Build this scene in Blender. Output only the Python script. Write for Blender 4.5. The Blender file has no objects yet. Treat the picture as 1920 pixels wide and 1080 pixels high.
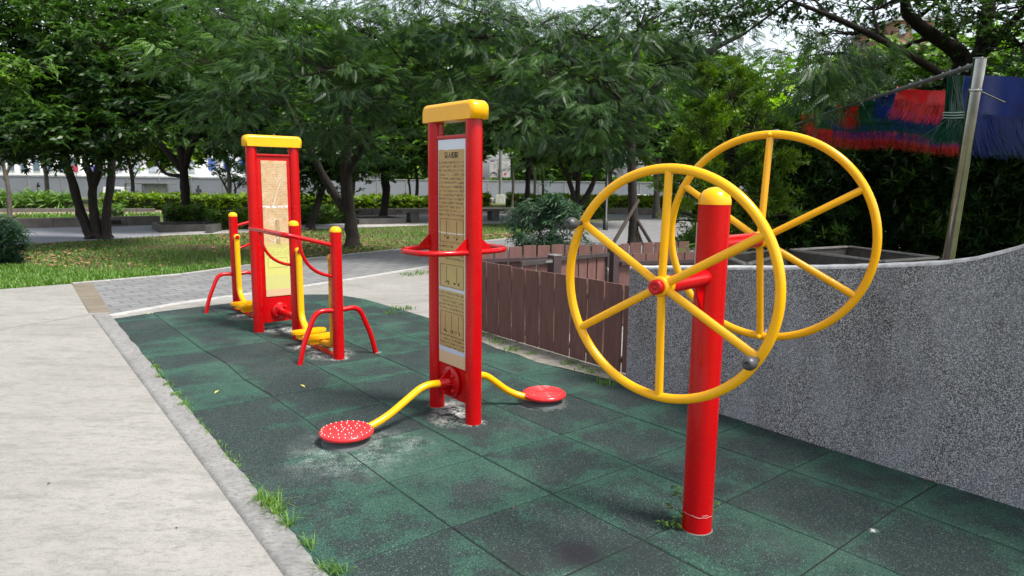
import bpy, bmesh, math, random
import numpy as np
from mathutils import Vector, Matrix
PI = math.pi
random.seed(7); RNG = np.random.default_rng(11)
S = bpy.context.scene
COL = S.collection

# ------------------------------------------------------------------ camera
F, PITCH, ROLL, H = 1296.04, 0.153932, -0.0113136, 1.574734      # focal in photo pixels, radians, eye height
YAW, X0, Y0 = 0.6720427, -0.6248274, 3.4472547                    # playground axes relative to the camera
cp, sp, cr, sr = math.cos(PITCH), math.sin(PITCH), math.cos(ROLL), math.sin(ROLL)
fw = Vector((0, cp, -sp)); r0 = Vector((1, 0, 0)); u0 = Vector((0, sp, cp))
rt = r0*cr - u0*sr; up = r0*sr + u0*cr
cd = bpy.data.cameras.new('camera'); cam = bpy.data.objects.new('camera', cd); COL.objects.link(cam)
cam.matrix_world = Matrix(((rt.x, up.x, -fw.x, 0), (rt.y, up.y, -fw.y, 0), (rt.z, up.z, -fw.z, H), (0, 0, 0, 1)))
cd.sensor_width = 36; cd.lens = F/1920*36; cd.clip_end = 1000; cd.clip_start = 0.05
cd.dof.use_dof = True; cd.dof.focus_distance = 4.3; cd.dof.aperture_fstop = 5.0
S.camera = cam

# ------------------------------------------------------------------ world and sun
SUN_EL, SUN_AZ = 60, 118        # azimuth clockwise from the view direction
w = bpy.data.worlds.new('World'); S.world = w; w.use_nodes = True
nt = w.node_tree; bg = nt.nodes['Background']
sky = nt.nodes.new('ShaderNodeTexSky'); sky.sky_type = 'NISHITA'; sky.sun_disc = False
sky.sun_elevation = math.radians(SUN_EL); sky.sun_rotation = math.radians(SUN_AZ)
sky.air_density = 1.0; sky.dust_density = 4.0; sky.ozone_density = 1.0
hs = nt.nodes.new('ShaderNodeHueSaturation'); hs.inputs['Saturation'].default_value = 0.35
nt.links.new(sky.outputs[0], hs.inputs['Color'])
# bright thin cloud and haze low in the sky
tcw = nt.nodes.new('ShaderNodeTexCoord'); sxw = nt.nodes.new('ShaderNodeSeparateXYZ'); nt.links.new(tcw.outputs['Generated'], sxw.inputs[0])
rw = nt.nodes.new('ShaderNodeValToRGB'); nt.links.new(sxw.outputs[2], rw.inputs[0]); e_ = rw.color_ramp.elements
e_[0].position = 0.0; e_[0].color = (.36, .37, .38, 1); e_[1].position = 0.75; e_[1].color = (.17, .17, .17, 1); e2 = rw.color_ramp.elements.new(.42); e2.color = (.33, .34, .35, 1)
mw = nt.nodes.new('ShaderNodeMix'); mw.data_type = 'RGBA'; mw.blend_type = 'MULTIPLY'; mw.inputs[0].default_value = 1
nt.links.new(hs.outputs[0], mw.inputs[6]); nt.links.new(rw.outputs[0], mw.inputs[7]); hs.inputs['Value'].default_value = 5.0
nt.links.new(mw.outputs[2], bg.inputs[0])
bg.inputs[1].default_value = 0.118
sd = bpy.data.lights.new('sun', 'SUN'); sun = bpy.data.objects.new('sun', sd); COL.objects.link(sun)
sd.energy = 3.5; sd.angle = math.radians(15); sd.color = (1.0, 0.95, 0.88)
el, az = math.radians(SUN_EL), math.radians(SUN_AZ)
sdir = Vector((math.sin(az)*math.cos(el), math.cos(az)*math.cos(el), math.sin(el)))
sun.rotation_euler = sdir.to_track_quat('Z', 'Y').to_euler(); sun.location = sdir*60
S.view_settings.view_transform = 'Standard'; S.view_settings.look = 'None'
S.view_settings.exposure = 0.78; S.view_settings.gamma = 1
S.render.engine = 'CYCLES'
S.cycles.max_bounces = 6; S.cycles.diffuse_bounces = 3; S.cycles.transmission_bounces = 3; S.cycles.transparent_max_bounces = 4

# ------------------------------------------------------------------ coordinates
def ray(x, y):
    a, b = (x-960)/F, (540-y)/F
    return fw + rt*a + up*b
def G(x, y, z=0.0):                       # where the sight line of a photo point meets the level z
    d = ray(x, y); t = (z-H)/d.z
    return Vector((d.x*t, d.y*t, z))
def PX(x, y, Y):                          # the point of that sight line at distance Y
    d = ray(x, y); t = Y/d.y
    return Vector((d.x*t, Y, H+d.z*t))
CY, SY = math.cos(YAW), math.sin(YAW)
def UV(u, v, z=0.0):                      # playground axes: u across the mat, v towards the viewer
    return Vector((X0+u*CY+v*SY, Y0+u*SY-v*CY, z))
def toUV(P):
    a, b = P.x-X0, P.y-Y0
    return a*CY+b*SY, a*SY-b*CY

# ------------------------------------------------------------------ object helpers
def tag(o, label=None, cat=None, group=None, kind=None):
    if label: o['label'] = label
    if cat: o['category'] = cat
    if group: o['group'] = group
    if kind: o['kind'] = kind
    return o
def empty(name, loc, rz=0.0):
    o = bpy.data.objects.new(name, None); COL.objects.link(o); o.location = loc
    o.rotation_euler = (0, 0, rz); o.empty_display_size = 0.2
    return o
class MB:
    """collects shapes for one mesh"""
    def __init__(s): s.v = []; s.f = []; s.sm = []; s.mi = []; s.cur = 0
    def add(s, vs, fs, smooth=False):
        n = len(s.v); s.v += [tuple(q) for q in vs]
        for f in fs: s.f.append([i+n for i in f]); s.sm.append(smooth); s.mi.append(s.cur)
    def box(s, c, d, bev=0.0, rz=0.0, M=None):
        x, y, z = d[0]/2, d[1]/2, d[2]/2
        if bev <= 0:
            vs = [(-x,-y,-z),(x,-y,-z),(x,y,-z),(-x,y,-z),(-x,-y,z),(x,-y,z),(x,y,z),(-x,y,z)]
            fs = [(0,3,2,1),(4,5,6,7),(0,1,5,4),(1,2,6,5),(2,3,7,6),(3,0,4,7)]
        else:
            bm = bmesh.new(); bmesh.ops.create_cube(bm, size=1)
            for q in bm.verts: q.co = Vector((q.co.x*2*x, q.co.y*2*y, q.co.z*2*z))
            bmesh.ops.bevel(bm, geom=bm.edges[:], offset=min(bev, x*.9, y*.9, z*.9), segments=2, profile=0.6, affect='EDGES')
            vs = [q.co.copy() for q in bm.verts]; fs = [[q.index for q in f.verts] for f in bm.faces]; bm.free()
        R = M if M is not None else Matrix.Rotation(rz, 3, 'Z')
        s.add([R @ Vector(q) + Vector(c) for q in vs], fs)
    def tube(s, pts, r, n=12, cap=True, closed=False, smooth=True):
        pts = [Vector(q) for q in pts]; m = len(pts)
        rs = [r]*m if not hasattr(r, '__len__') else list(r)
        def tan(i):
            if closed: return (pts[(i+1) % m]-pts[i-1]).normalized()
            return (pts[min(i+1, m-1)]-pts[max(i-1, 0)]).normalized()
        t = tan(0); a = t.cross(Vector((0, 0, 1)))
        if a.length < 0.1: a = t.cross(Vector((0, 1, 0)))
        a.normalize(); vs = []
        for i in range(m):
            t = tan(i); a = (a - t*a.dot(t)).normalized(); b = t.cross(a)
            for k in range(n):
                an = 2*PI*k/n; vs.append(pts[i] + (a*math.cos(an)+b*math.sin(an))*rs[i])
        fs = []
        for i in range(m if closed else m-1):
            j = (i+1) % m
            for k in range(n):
                l = (k+1) % n; fs.append((i*n+k, i*n+l, j*n+l, j*n+k))
        s.add(vs, fs, smooth)
        if cap and not closed:
            s.add(vs[:n][::-1], [tuple(range(n))]); s.add(vs[-n:], [tuple(range(n))])
    def lathe(s, prof, c=(0,0,0), n=24, M=None, smooth=True):
        vs = []; R = M if M is not None else Matrix.Identity(3)
        for (r, z) in prof:
            for k in range(n):
                a = 2*PI*k/n; vs.append(R @ Vector((max(r, 1e-4)*math.cos(a), max(r, 1e-4)*math.sin(a), z)) + Vector(c))
        fs = [(i*n+k, i*n+(k+1) % n, (i+1)*n+(k+1) % n, (i+1)*n+k) for i in range(len(prof)-1) for k in range(n)]
        s.add(vs, fs, smooth)
    def prism(s, poly, z0, z1, M=None, off=(0,0,0)):
        n = len(poly); R = M if M is not None else Matrix.Identity(3)
        vs = [R @ Vector((p[0], p[1], z0)) + Vector(off) for p in poly] + [R @ Vector((p[0], p[1], z1)) + Vector(off) for p in poly]
        s.add(vs, [tuple(range(n))[::-1], tuple(range(n, 2*n))] + [(i, (i+1) % n, n+(i+1) % n, n+i) for i in range(n)])
    def build(s, name, mat, parent=None, loc=None):
        me = bpy.data.meshes.new(name); me.from_pydata(s.v, [], s.f)
        me.polygons.foreach_set('use_smooth', s.sm)
        for m_ in (mat if isinstance(mat, (list, tuple)) else [mat]): me.materials.append(m_)
        if any(s.mi): me.polygons.foreach_set('material_index', s.mi)
        me.update()
        o = bpy.data.objects.new(name, me); COL.objects.link(o)
        if parent is not None: o.parent = parent
        if loc is not None: o.location = loc
        return o
def fillet(pts, r, n=6):
    pts = [Vector(q) for q in pts]; out = [pts[0]]
    for i in range(1, len(pts)-1):
        a, b, c = pts[i-1], pts[i], pts[i+1]
        d = min(r, (a-b).length*.49, (c-b).length*.49)
        p, q = b+(a-b).normalized()*d, b+(c-b).normalized()*d
        for k in range(n+1):
            t = k/n; out.append(p*(1-t)**2 + b*2*t*(1-t) + q*t*t)
    out.append(pts[-1]); return out
def copy_tree(o, parent=None):
    c = o.copy(); COL.objects.link(c); c.parent = parent
    for ch in [k for k in bpy.data.objects if k.parent == o and k is not c]: copy_tree(ch, c)
    return c

# ------------------------------------------------------------------ materials
class N:
    def __init__(s, name):
        s.m = bpy.data.materials.new(name); s.m.use_nodes = True; s.t = s.m.node_tree
        s.b = s.t.nodes['Principled BSDF']; s.out = s.t.nodes['Material Output']; s.tc = None
    def n(s, ty, **kw):
        q = s.t.nodes.new(ty)
        for k, v_ in kw.items():
            if k in q.inputs: q.inputs[k].default_value = v_
            else: setattr(q, k, v_)
        return q
    def l(s, a, b): s.t.links.new(a, b)
    def co(s, kind='Object', scale=(1,1,1), rot=(0,0,0)):
        if s.tc is None: s.tc = s.n('ShaderNodeTexCoord')
        mp = s.n('ShaderNodeMapping'); mp.inputs['Scale'].default_value = scale; mp.inputs['Rotation'].default_value = rot
        s.l(s.tc.outputs[kind], mp.inputs[0]); return mp.outputs[0]
    def noise(s, sc, det=4, rough=0.55, co=None, dist=0.0):
        q = s.n('ShaderNodeTexNoise'); q.inputs['Scale'].default_value = sc; q.inputs['Detail'].default_value = det
        q.inputs['Roughness'].default_value = rough; q.inputs['Distortion'].default_value = dist
        s.l(co if co is not None else s.co(), q.inputs['Vector']); return q.outputs['Fac']
    def ramp(s, fac, stops, interp='LINEAR'):
        q = s.n('ShaderNodeValToRGB'); e = q.color_ramp.elements; q.color_ramp.interpolation = interp
        while len(e) < len(stops): e.new(0.5)
        for i, (p, c) in enumerate(stops):
            e[i].position = p; e[i].color = (c if len(c) == 4 else (*c, 1)) if hasattr(c, '__len__') else (c, c, c, 1)
        s.l(fac, q.inputs[0]); return q.outputs[0]
    def mix(s, fac, a, b, mode='MIX'):
        q = s.n('ShaderNodeMix', data_type='RGBA', blend_type=mode)
        for sock, v_ in ((q.inputs[0], fac), (q.inputs[6], a), (q.inputs[7], b)):
            if hasattr(v_, 'links') or hasattr(v_, 'is_linked'): s.l(v_, sock)
            elif hasattr(v_, '__len__'): sock.default_value = (*v_[:3], 1)
            else: sock.default_value = v_
        return q.outputs[2]
    def math(s, op, a, b=0.0, clamp=False):
        q = s.n('ShaderNodeMath', operation=op); q.use_clamp = clamp
        for sock, v_ in ((q.inputs[0], a), (q.inputs[1], b)):
            if hasattr(v_, 'is_linked'): s.l(v_, sock)
            else: sock.default_value = v_
        return q.outputs[0]
    def bump(s, h, st=0.3, dist=0.01):
        q = s.n('ShaderNodeBump'); q.inputs['Strength'].default_value = st; q.inputs['Distance'].default_value = dist
        s.l(h, q.inputs['Height']); s.l(q.outputs[0], s.b.inputs['Normal'])
    def set(s, col=None, rough=None, metal=None, spec=None, coat=None):
        for k, v_ in (('Base Color', col), ('Roughness', rough), ('Metallic', metal), ('Specular IOR Level', spec), ('Coat Weight', coat)):
            if v_ is None: continue
            if hasattr(v_, 'is_linked'): s.l(v_, s.b.inputs[k])
            elif hasattr(v_, '__len__'): s.b.inputs[k].default_value = (*v_[:3], 1)
            else: s.b.inputs[k].default_value = v_
        return s.m
def plain(name, col, rough=0.6, metal=0.0, var=0.25, sc=6.0, bump=0.0, bsc=40):
    m = N(name); f = m.noise(sc, 5, 0.6)
    c = m.ramp(f, [(0.3, tuple(q*(1-var) for q in col)), (0.7, tuple(min(1, q*(1+var)) for q in col))])
    m.set(c, rough, metal)
    if bump: m.bump(m.noise(bsc, 4, 0.7), bump, 0.01)
    return m.m
def paint(name, col, chip=(0.12, 0.08, 0.07), worn=0.74, dull=None):
    m = N(name); f = m.noise(3.5, 4, 0.6)
    c = m.ramp(f, [(0.3, tuple(q*.86 for q in col)), (0.75, col)])
    ch = m.noise(28, 6, 0.75); big = m.noise(4.0, 2)
    k = m.math('MULTIPLY', m.ramp(ch, [(worn, 0.0), (worn+.015, 1.0)]), m.ramp(big, [(0.45, 0.0), (0.6, 1.0)]))
    c = m.mix(k, c, chip)
    if dull:
        d = m.ramp(m.noise(1.7, 5, 0.7), [(0.5, 0.0), (0.75, 0.5)]); c = m.mix(d, c, dull)
    r = m.ramp(m.noise(9, 5, 0.7), [(0.3, 0.20), (0.75, 0.34)])
    m.set(c, r, 0, 0.30, 0.16); m.b.inputs['Coat Roughness'].default_value = 0.06
    m.bump(m.noise(14, 3, 0.5), 0.05, 0.004)
    return m.m
RED = paint('red_paint', (0.50, 0.001, 0.003), worn=0.80)
RED_WORN = paint('worn_red_paint', (0.50, 0.003, 0.005), chip=(0.75, 0.45, 0.45), worn=0.70)
YEL = paint('yellow_paint', (0.93, 0.45, 0.002), chip=(0.12, 0.07, 0.05), worn=0.78)
YELP = paint('pedal_yellow', (0.92, 0.44, 0.005), chip=(0.3, 0.25, 0.2), worn=0.74)
YRUST = paint('rusty_yellow_paint', (0.72, 0.30, 0.01), chip=(0.09, 0.035, 0.015), worn=0.50)
BLK = plain('black_rubber', (0.045, 0.047, 0.052), 0.42, bump=0.1)
STEEL = N('stainless'); STEEL.set(STEEL.ramp(STEEL.noise(5), [(0.3, (0.30,0.30,0.30)), (0.7, (0.44,0.44,0.43))]), 0.13, 1.0); STEEL = STEEL.m
GALV = plain('galvanised', (0.30, 0.30, 0.29), 0.5, 0.6)
DSTEEL = plain('dark_steel', (0.055, 0.045, 0.045), 0.5, 0.1)
DISC = paint('disc_red', (0.72, 0.035, 0.04), chip=(0.8, 0.5, 0.5), worn=0.66)
WHT = plain('white_stud', (0.75, 0.75, 0.78), 0.4, var=0.08)

def leafmat(name, dark, light, gloss=0.35, spec=0.5, trans=0.35, rough=0.5):
    m = N(name); at = m.n('ShaderNodeAttribute', attribute_name='tint')
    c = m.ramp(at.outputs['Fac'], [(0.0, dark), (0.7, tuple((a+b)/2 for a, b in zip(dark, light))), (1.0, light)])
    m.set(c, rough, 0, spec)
    tr = m.n('ShaderNodeBsdfTranslucent'); c2 = m.mix(1.0, c, (1.1, 1.35, 0.5), 'MULTIPLY'); m.l(c2, tr.inputs[0])
    mx = m.n('ShaderNodeMixShader'); mx.inputs[0].default_value = trans
    m.l(m.b.outputs[0], mx.inputs[1]); m.l(tr.outputs[0], mx.inputs[2]); m.l(mx.outputs[0], m.out.inputs[0])
    return m.m
L_FEATHER = leafmat('feathery_leaf', (0.019, 0.052, 0.028), (0.155, 0.29, 0.06), spec=0.5, rough=0.42, trans=0.35)
L_DARK = leafmat('dark_broad_leaf', (0.011, 0.036, 0.012), (0.14, 0.28, 0.035), spec=0.5, rough=0.4)
L_MID = leafmat('mid_leaf', (0.022, 0.065, 0.012), (0.20, 0.36, 0.03))
L_BRIGHT = leafmat('bright_leaf', (0.03, 0.08, 0.008), (0.36, 0.55, 0.025))
L_LIME = leafmat('lime_hedge_leaf', (0.05, 0.12, 0.010), (0.32, 0.46, 0.025))
L_BLUISH = leafmat('bluish_leaf', (0.018, 0.055, 0.030), (0.06, 0.13, 0.06), spec=0.5)
L_GRASS = leafmat('grass_blade', (0.05, 0.13, 0.016), (0.20, 0.36, 0.05), trans=0.3)
def bark(name, a, b):
    m = N(name); co = m.co(scale=(3, 3, 0.7)); f = m.noise(9, 7, 0.75, co, 0.6)
    m.set(m.ramp(f, [(0.3, a), (0.7, b)]), 0.9, 0, 0.2); m.bump(f, 0.8, 0.03); return m.m
BARK = bark('bark', (0.013, 0.010, 0.009), (0.055, 0.047, 0.040))
BARK_D = bark('dark_bark', (0.010, 0.008, 0.007), (0.035, 0.030, 0.026))
BARK_G = bark('grey_bark', (0.05, 0.045, 0.038), (0.17, 0.15, 0.13))

# ------------------------------------------------------------------ ground
def sheet(name, poly, z, mat, kind='structure', label=None, cat=None):
    me = bpy.data.meshes.new(name); me.from_pydata([(p.x, p.y, z) for p in poly], [], [tuple(range(len(poly)))])
    me.materials.append(mat); o = bpy.data.objects.new(name, me); COL.objects.link(o)
    if me.polygons[0].normal.z < 0: me.flip_normals()
    tag(o, label, cat, None, kind); return o
g = N('ground_soil_grass'); f1 = g.noise(0.9, 6, 0.65); f2 = g.noise(14, 6, 0.7); f3 = g.noise(0.25, 3)
cg = g.ramp(f2, [(0.3, (0.045, 0.085, 0.018)), (0.7, (0.13, 0.19, 0.045))]); cdirt = g.ramp(f2, [(0.3, (0.06, 0.045, 0.028)), (0.7, (0.17, 0.12, 0.08))])
g.set(g.mix(g.ramp(f1, [(0.42, 0.0), (0.58, 1.0)]), cg, cdirt), 0.95, 0, 0.1); g.bump(f2, 0.5, 0.04)
gm = MB(); xs = [-400, -120, -60, -30, -12, 0, 12, 30, 60, 120, 400]; ys = [(-60, 0), (0, 0), (10, 0), (30, 0), (52, 0), (56, -.25), (62, -1.1), (80, -1.1), (150, -1.1), (900, -1.1)]
for (y_, z_) in ys:
    for x_ in xs: gm.v.append((x_, y_, z_-0.03))
for j in range(len(ys)-1):
    for i in range(len(xs)-1):
        a = j*len(xs)+i; gm.f.append([a, a+1, a+1+len(xs), a+len(xs)]); gm.sm.append(True); gm.mi.append(0)
tag(gm.build('ground', g.m), kind='structure')

# asphalt road beyond the lawn
a_ = N('asphalt'); fa = a_.noise(1.2, 5); fb = a_.noise(60, 3, 0.8)
a_.set(a_.mix(a_.math('MULTIPLY', fb, 0.5), a_.ramp(fa, [(0.3, (0.15, 0.16, 0.18)), (0.7, (0.24, 0.25, 0.27))]), (0.32, 0.33, 0.36)), 0.85); ASPH = a_.m
road_near = [(-500, 482), (-200, 468), (0, 459), (100, 453), (300, 441), (420, 434), (560, 427), (760, 420), (860, 418), (985, 414), (1100, 411), (1300, 408)]
road_far = [(1300, 402), (1100, 400), (985, 400), (860, 401), (760, 402), (560, 405), (420, 409), (300, 420), (100, 425), (0, 427.5), (-200, 432), (-500, 440)]
sheet('road', [G(x, y) for x, y in road_near+road_far], -0.024, ASPH)
conc = N('pale_concrete'); c1 = conc.noise(0.8, 5, 0.6); c2 = conc.noise(11, 9, 0.85, conc.co(scale=(1, 2.6, 1), rot=(0, 0, YAW+.3)), 0.3); c3 = conc.noise(160, 2, 0.8); c5 = conc.noise(3.2, 6, 0.7, conc.co(scale=(.5, 1.8, 1), rot=(0, 0, .5)))
cc = conc.ramp(c1, [(0.3, (0.262, 0.256, 0.238)), (0.7, (0.355, 0.348, 0.328))])
cc = conc.mix(conc.ramp(c2, [(0.50, 0.0), (0.58, 0.5), (0.72, .9)]), cc, (0.15, 0.15, 0.14))
cc = conc.mix(conc.ramp(c5, [(0.50, 0.0), (0.62, 0.55)]), cc, (0.19, 0.19, 0.18))
c6 = conc.noise(55, 6, 0.85, conc.co(scale=(1, 2.2, 1), rot=(0, 0, YAW+.3)))
cc = conc.mix(conc.math('MULTIPLY', conc.ramp(c6, [(0.54, 0.0), (0.62, .9)]), conc.ramp(c5, [(0.40, 0.25), (0.65, 1.0)])), cc, (0.085, 0.085, 0.08))
cc = conc.mix(conc.ramp(c3, [(0.35, 0.45), (0.65, 0.0)]), cc, (0.17, 0.17, 0.16))
conc.set(cc, 0.9, 0, 0.25); conc.bump(c3, 0.35, 0.004); CONC = conc.m
# footway strip along the near side of the road
sheet('road_footway', [G(x, y) for x, y in [(300, 441), (420, 436.5), (560, 429.5), (800, 421.5), (985, 417), (1100, 413), (1100, 410), (985, 412.5), (800, 415.5), (560, 423), (420, 430), (300, 437)]], -0.018, plain('footway_concrete', (0.33, 0.32, 0.31), 0.85, sc=2))
# far kerb of the road as a real step
def kerbline(name, pts, h, wd, mat, label, cat='kerb', z0=-0.03):
    mb = MB(); P = [G(x, y) for x, y in pts]
    for i in range(len(P)-1):
        a, b = P[i], P[i+1]; d = (b-a); n_ = max(1, int(d.length/1.0)); rz = math.atan2(d.y, d.x)
        for k in range(n_):
            c = a + d*((k+.5)/n_); mb.box((c.x, c.y, z0+h/2), (d.length/n_-.012, wd, h+random.uniform(-.008, .008)), 0.012, rz)
    o = mb.build(name, mat); return tag(o, label, cat)
KERB = plain('kerb_stone', (0.14, 0.125, 0.11), 0.9, sc=3, bump=0.3)
kerbline('road_kerb', [(-400, 437), (0, 427), (100, 424.5), (300, 419.5)], 0.30, 0.3, KERB, 'long grey brown stone kerb along the far side of the road at left')
kerbline('road_kerb', [(410, 408), (560, 404.5), (860, 400.5), (1100, 399.5), (1290, 401)], 0.30, 0.3, KERB, 'long low kerb across the road behind the bench and planters')
kerbline('bed_kerb', [(-300, 401), (0, 397), (130, 396), (290, 396)], 0.16, 0.3, plain('dark_edging', (.10, .09, .08), .9), 'low stone edging below the pale shaggy hedge at far left')
sheet('dirt_strip', [G(x, y) for x, y in [(-300, 405), (0, 402), (300, 400), (600, 399), (900, 397), (1290, 397), (1290, 391), (900, 391), (600, 393), (300, 394), (0, 395), (-300, 398)]], -0.022, plain('bare_dirt', (0.25, 0.19, 0.14), 0.95, sc=3))

_k = [o for o in bpy.data.objects if o.name == 'road_kerb'][0]; pk = G(210, 423); b = MB(); b.box((pk.x+.0, pk.y-.16, .12), (.75, .06, .14), 0, .03); b.build('drain_opening', plain('drain_shade', (.006, .006, .006), .9), _k)  # solid box, coloured near-black for the shade inside the drain hole
# paver path
pv = N('grey_pavers'); pco = pv.n('ShaderNodeUVMap').outputs[0]
br = pv.n('ShaderNodeTexBrick'); pv.l(pco, br.inputs['Vector']); br.inputs['Scale'].default_value = 1; br.offset = 0.5
br.inputs['Brick Width'].default_value = 0.34; br.inputs['Row Height'].default_value = 0.19; br.inputs['Mortar Size'].default_value = 0.009
br.inputs['Color1'].default_value = (0.15, 0.155, 0.165, 1); br.inputs['Color2'].default_value = (0.215, 0.22, 0.23, 1); br.inputs['Mortar'].default_value = (0.045, 0.045, 0.04, 1)
pc = pv.mix(pv.math('MULTIPLY', pv.noise(4, 6, 0.7), 0.5), br.outputs['Color'], (0.16, 0.16, 0.155))
pv.set(pc, 0.85, 0, 0.3); pv.bump(br.outputs['Fac'], -0.4, 0.006); PAVE = pv.m
def uvsheet(name, P, z, mat, rot=0.0):
    o = sheet(name, P, z, mat); me = o.data; uvl = me.uv_layers.new(name='UVMap'); c, s_ = math.cos(rot), math.sin(rot)
    for li, lp in enumerate(me.loops):
        q = me.vertices[lp.vertex_index].co; u, v = toUV(q); uvl.data[li].uv = (u*c-v*s_, u*s_+v*c)
    return o
path_px = [(168, 529), (340, 513), (480, 494), (750, 466), (985, 443), (1010, 432), (1040, 421), (1240, 408), (1420, 410), (1500, 440), (1400, 470), (1250, 520), (960, 490), (905, 484), (800, 499), (645, 524), (570, 535), (433, 554), (333, 567.5), (208, 590)]
uvsheet('paved_path', [G(x, y) for x, y in path_px], -0.004, PAVE, 0.10)
bb = N('brown_bricks'); b2 = bb.n('ShaderNodeTexBrick'); bb.l(bb.n('ShaderNodeUVMap').outputs[0], b2.inputs['Vector']); b2.inputs['Scale'].default_value = 1
b2.inputs['Brick Width'].default_value = 0.22; b2.inputs['Row Height'].default_value = 0.085; b2.inputs['Mortar Size'].default_value = 0.004
b2.inputs['Color1'].default_value = (0.12, 0.10, 0.078, 1); b2.inputs['Color2'].default_value = (0.18, 0.155, 0.125, 1); b2.inputs['Mortar'].default_value = (0.13, 0.11, 0.08, 1)
bb.set(bb.mix(bb.math('MULTIPLY', bb.noise(5, 5), 0.4), b2.outputs['Color'], (0.2, 0.17, 0.12)), 0.9)
uvsheet('brick_band', [G(x, y) for x, y in [(134, 533), (172, 529), (210, 590), (172, 594)]], 0.001, bb.m)
# concrete apron round the mat
sheet('concrete_apron', [G(x, y) for x, y in [(150, 600), (208, 590), (333, 567.5), (433, 554), (570, 535), (645, 524), (800, 499), (905, 484), (1150, 500)]] + [UV(3.6, 0.2), UV(2.5, 0.4), UV(0, -3), UV(-.45, -5.3)], -0.008, CONC)
# white edging strip between pavers and apron
eg = MB(); EP = [(203, 592), (333, 568.5), (433, 555), (570, 536), (645, 525), (800, 500), (905, 485)]
for (a, b) in zip(EP[:-1], EP[1:]):
    p, q = G(*a), G(*b); d = q-p; rz = math.atan2(d.y, d.x); n_ = max(1, round(d.length/.6))
    for k in range(n_): c = p+d*((k+.5)/n_); eg.box((c.x, c.y, -.02), (d.length/n_-.006, .11, .05), .006, rz)
tag(eg.build('path_edging', plain('white_edging', (0.36, 0.36, 0.35), 0.85, sc=9, bump=.3)), kind='structure')
lg = MB(); LP = [(135, 531.5), (340, 514), (480, 495), (750, 467), (985, 444)]
for (a, b) in zip(LP[:-1], LP[1:]):
    p, q = G(*a), G(*b); d = q-p; rz = math.atan2(d.y, d.x); n_ = max(1, round(d.length/.6))
    for k in range(n_): c = p+d*((k+.5)/n_); lg.box((c.x, c.y, -.015), (d.length/n_-.006, .09, .05), .006, rz)
tag(lg.build('lawn_edging', plain('grey_edging', (0.30, 0.295, 0.28), 0.85, sc=9, bump=.3)), kind='structure')

# concrete walkway in two slabs
def slab(name, uvs, z, mat):
    mb = MB(); P = [UV(u, v) for u, v in uvs]; mb.prism([(p.x, p.y) for p in P], -0.06, z)
    return tag(mb.build(name, mat), kind='structure')
ju, jv = toUV(G(-60, 630)), toUV(G(179, 590)); eu = toUV(G(134, 533))
k_ = (-9-jv[0])/(ju[0]-jv[0]); jf = (-9, jv[1]+(ju[1]-jv[1])*k_)
slab('walkway_slab', [(-.592, -5.985), (-.597, -5.64), (-.781, .54), (-.874, 3.6), (-9, 3.6), jf, (jv[0]-.06, jv[1])], 0.008, CONC)
slab('walkway_slab', [(jv[0]+.16, jv[1]-.012), (jv[0], jv[1]-.014), (jf[0], jf[1]-.016), (-9, -7.0), toUV(G(-20, 545)), eu, (toUV(G(172, 594))[0], jv[1]-.1)], 0.008, CONC)

# rough kerb between walkway and mat
kb = N('rough_kerb'); k1 = kb.noise(3.5, 7, 0.75); k2 = kb.noise(26, 8, 0.8, kb.co(scale=(1, 2.2, 1), rot=(0, 0, .9)), .6)
kc = kb.ramp(k1, [(0.3, (0.17, 0.17, 0.168)), (0.7, (0.29, 0.29, 0.285))]); kc = kb.mix(kb.ramp(k2, [(0.46, 0.0), (0.62, .85)]), kc, (0.11, 0.11, 0.11))
kb.set(kc, 0.9); kb.bump(k2, 0.5, 0.008)
mb = MB(); nv, nu = 260, 9; rr = random.Random(3)
jit = [rr.uniform(-1, 1) for _ in range(nv+1)]
for i in range(nv+1):
    v = -5.99 + 9.2*i/nv; t = (v+5.64)/6.18
    ui = -.405 - .205*t + .005*math.sin(v*9)+.006*jit[i]; uo = -.56-.215*min(t, 1.6) + (0 if t > .1 else .0)
    uo = -.60 - .175*t
    for j in range(nu):
        s_ = j/(nu-1); zz = 0.0075 - 0.006*(abs(s_-.5)*2)**8 + rr.uniform(-.0012, .0012) + .0012*math.sin(v*13+s_*5)
        p = UV(uo+(ui-uo)*s_, v); mb.v.append((p.x, p.y, zz if 0 < j < nu-1 else -.03))
for i in range(nv):
    for j in range(nu-1):
        a = i*nu+j; mb.f.append([a, a+1, a+1+nu, a+nu]); mb.sm.append(True); mb.mi.append(0)
tag(mb.build('stone_kerb', kb.m), kind='structure')
# gap filler between kerb and slab
sheet('kerb_bedding', [UV(-1.6, -6.3), UV(-.1, -6.2), UV(-.3, -5.6), UV(-.5, 3.5), UV(-1.0, 3.5)], -0.011, CONC)

# ------------------------------------------------------------------ rubber mat
rm = N('rubber_mat'); uvn = rm.n('ShaderNodeUVMap').outputs[0]; sx = rm.n('ShaderNodeSeparateXYZ'); rm.l(uvn, sx.inputs[0])
def edge(o_):
    a = rm.math('SUBTRACT', o_, 0.5); a = rm.math('ABSOLUTE', a); return a
ed = rm.math('MAXIMUM', edge(sx.outputs[0]), edge(sx.outputs[1]))
at = rm.n('ShaderNodeAttribute', attribute_name='tile')
big = rm.noise(2.6, 5, 0.6, dist=.4); mid = rm.noise(7, 6, 0.7); fine = rm.noise(150, 3, 0.95); fine2 = rm.noise(120, 4, 0.95)
cv = rm.n('ShaderNodeTexVoronoi'); cv.inputs['Scale'].default_value = 230; rm.l(rm.co(), cv.inputs['Vector'])
csep = rm.n('ShaderNodeSeparateColor'); rm.l(cv.outputs['Color'], csep.inputs[0]); crumb = csep.outputs[0]; crumb2 = csep.outputs[1]
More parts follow.
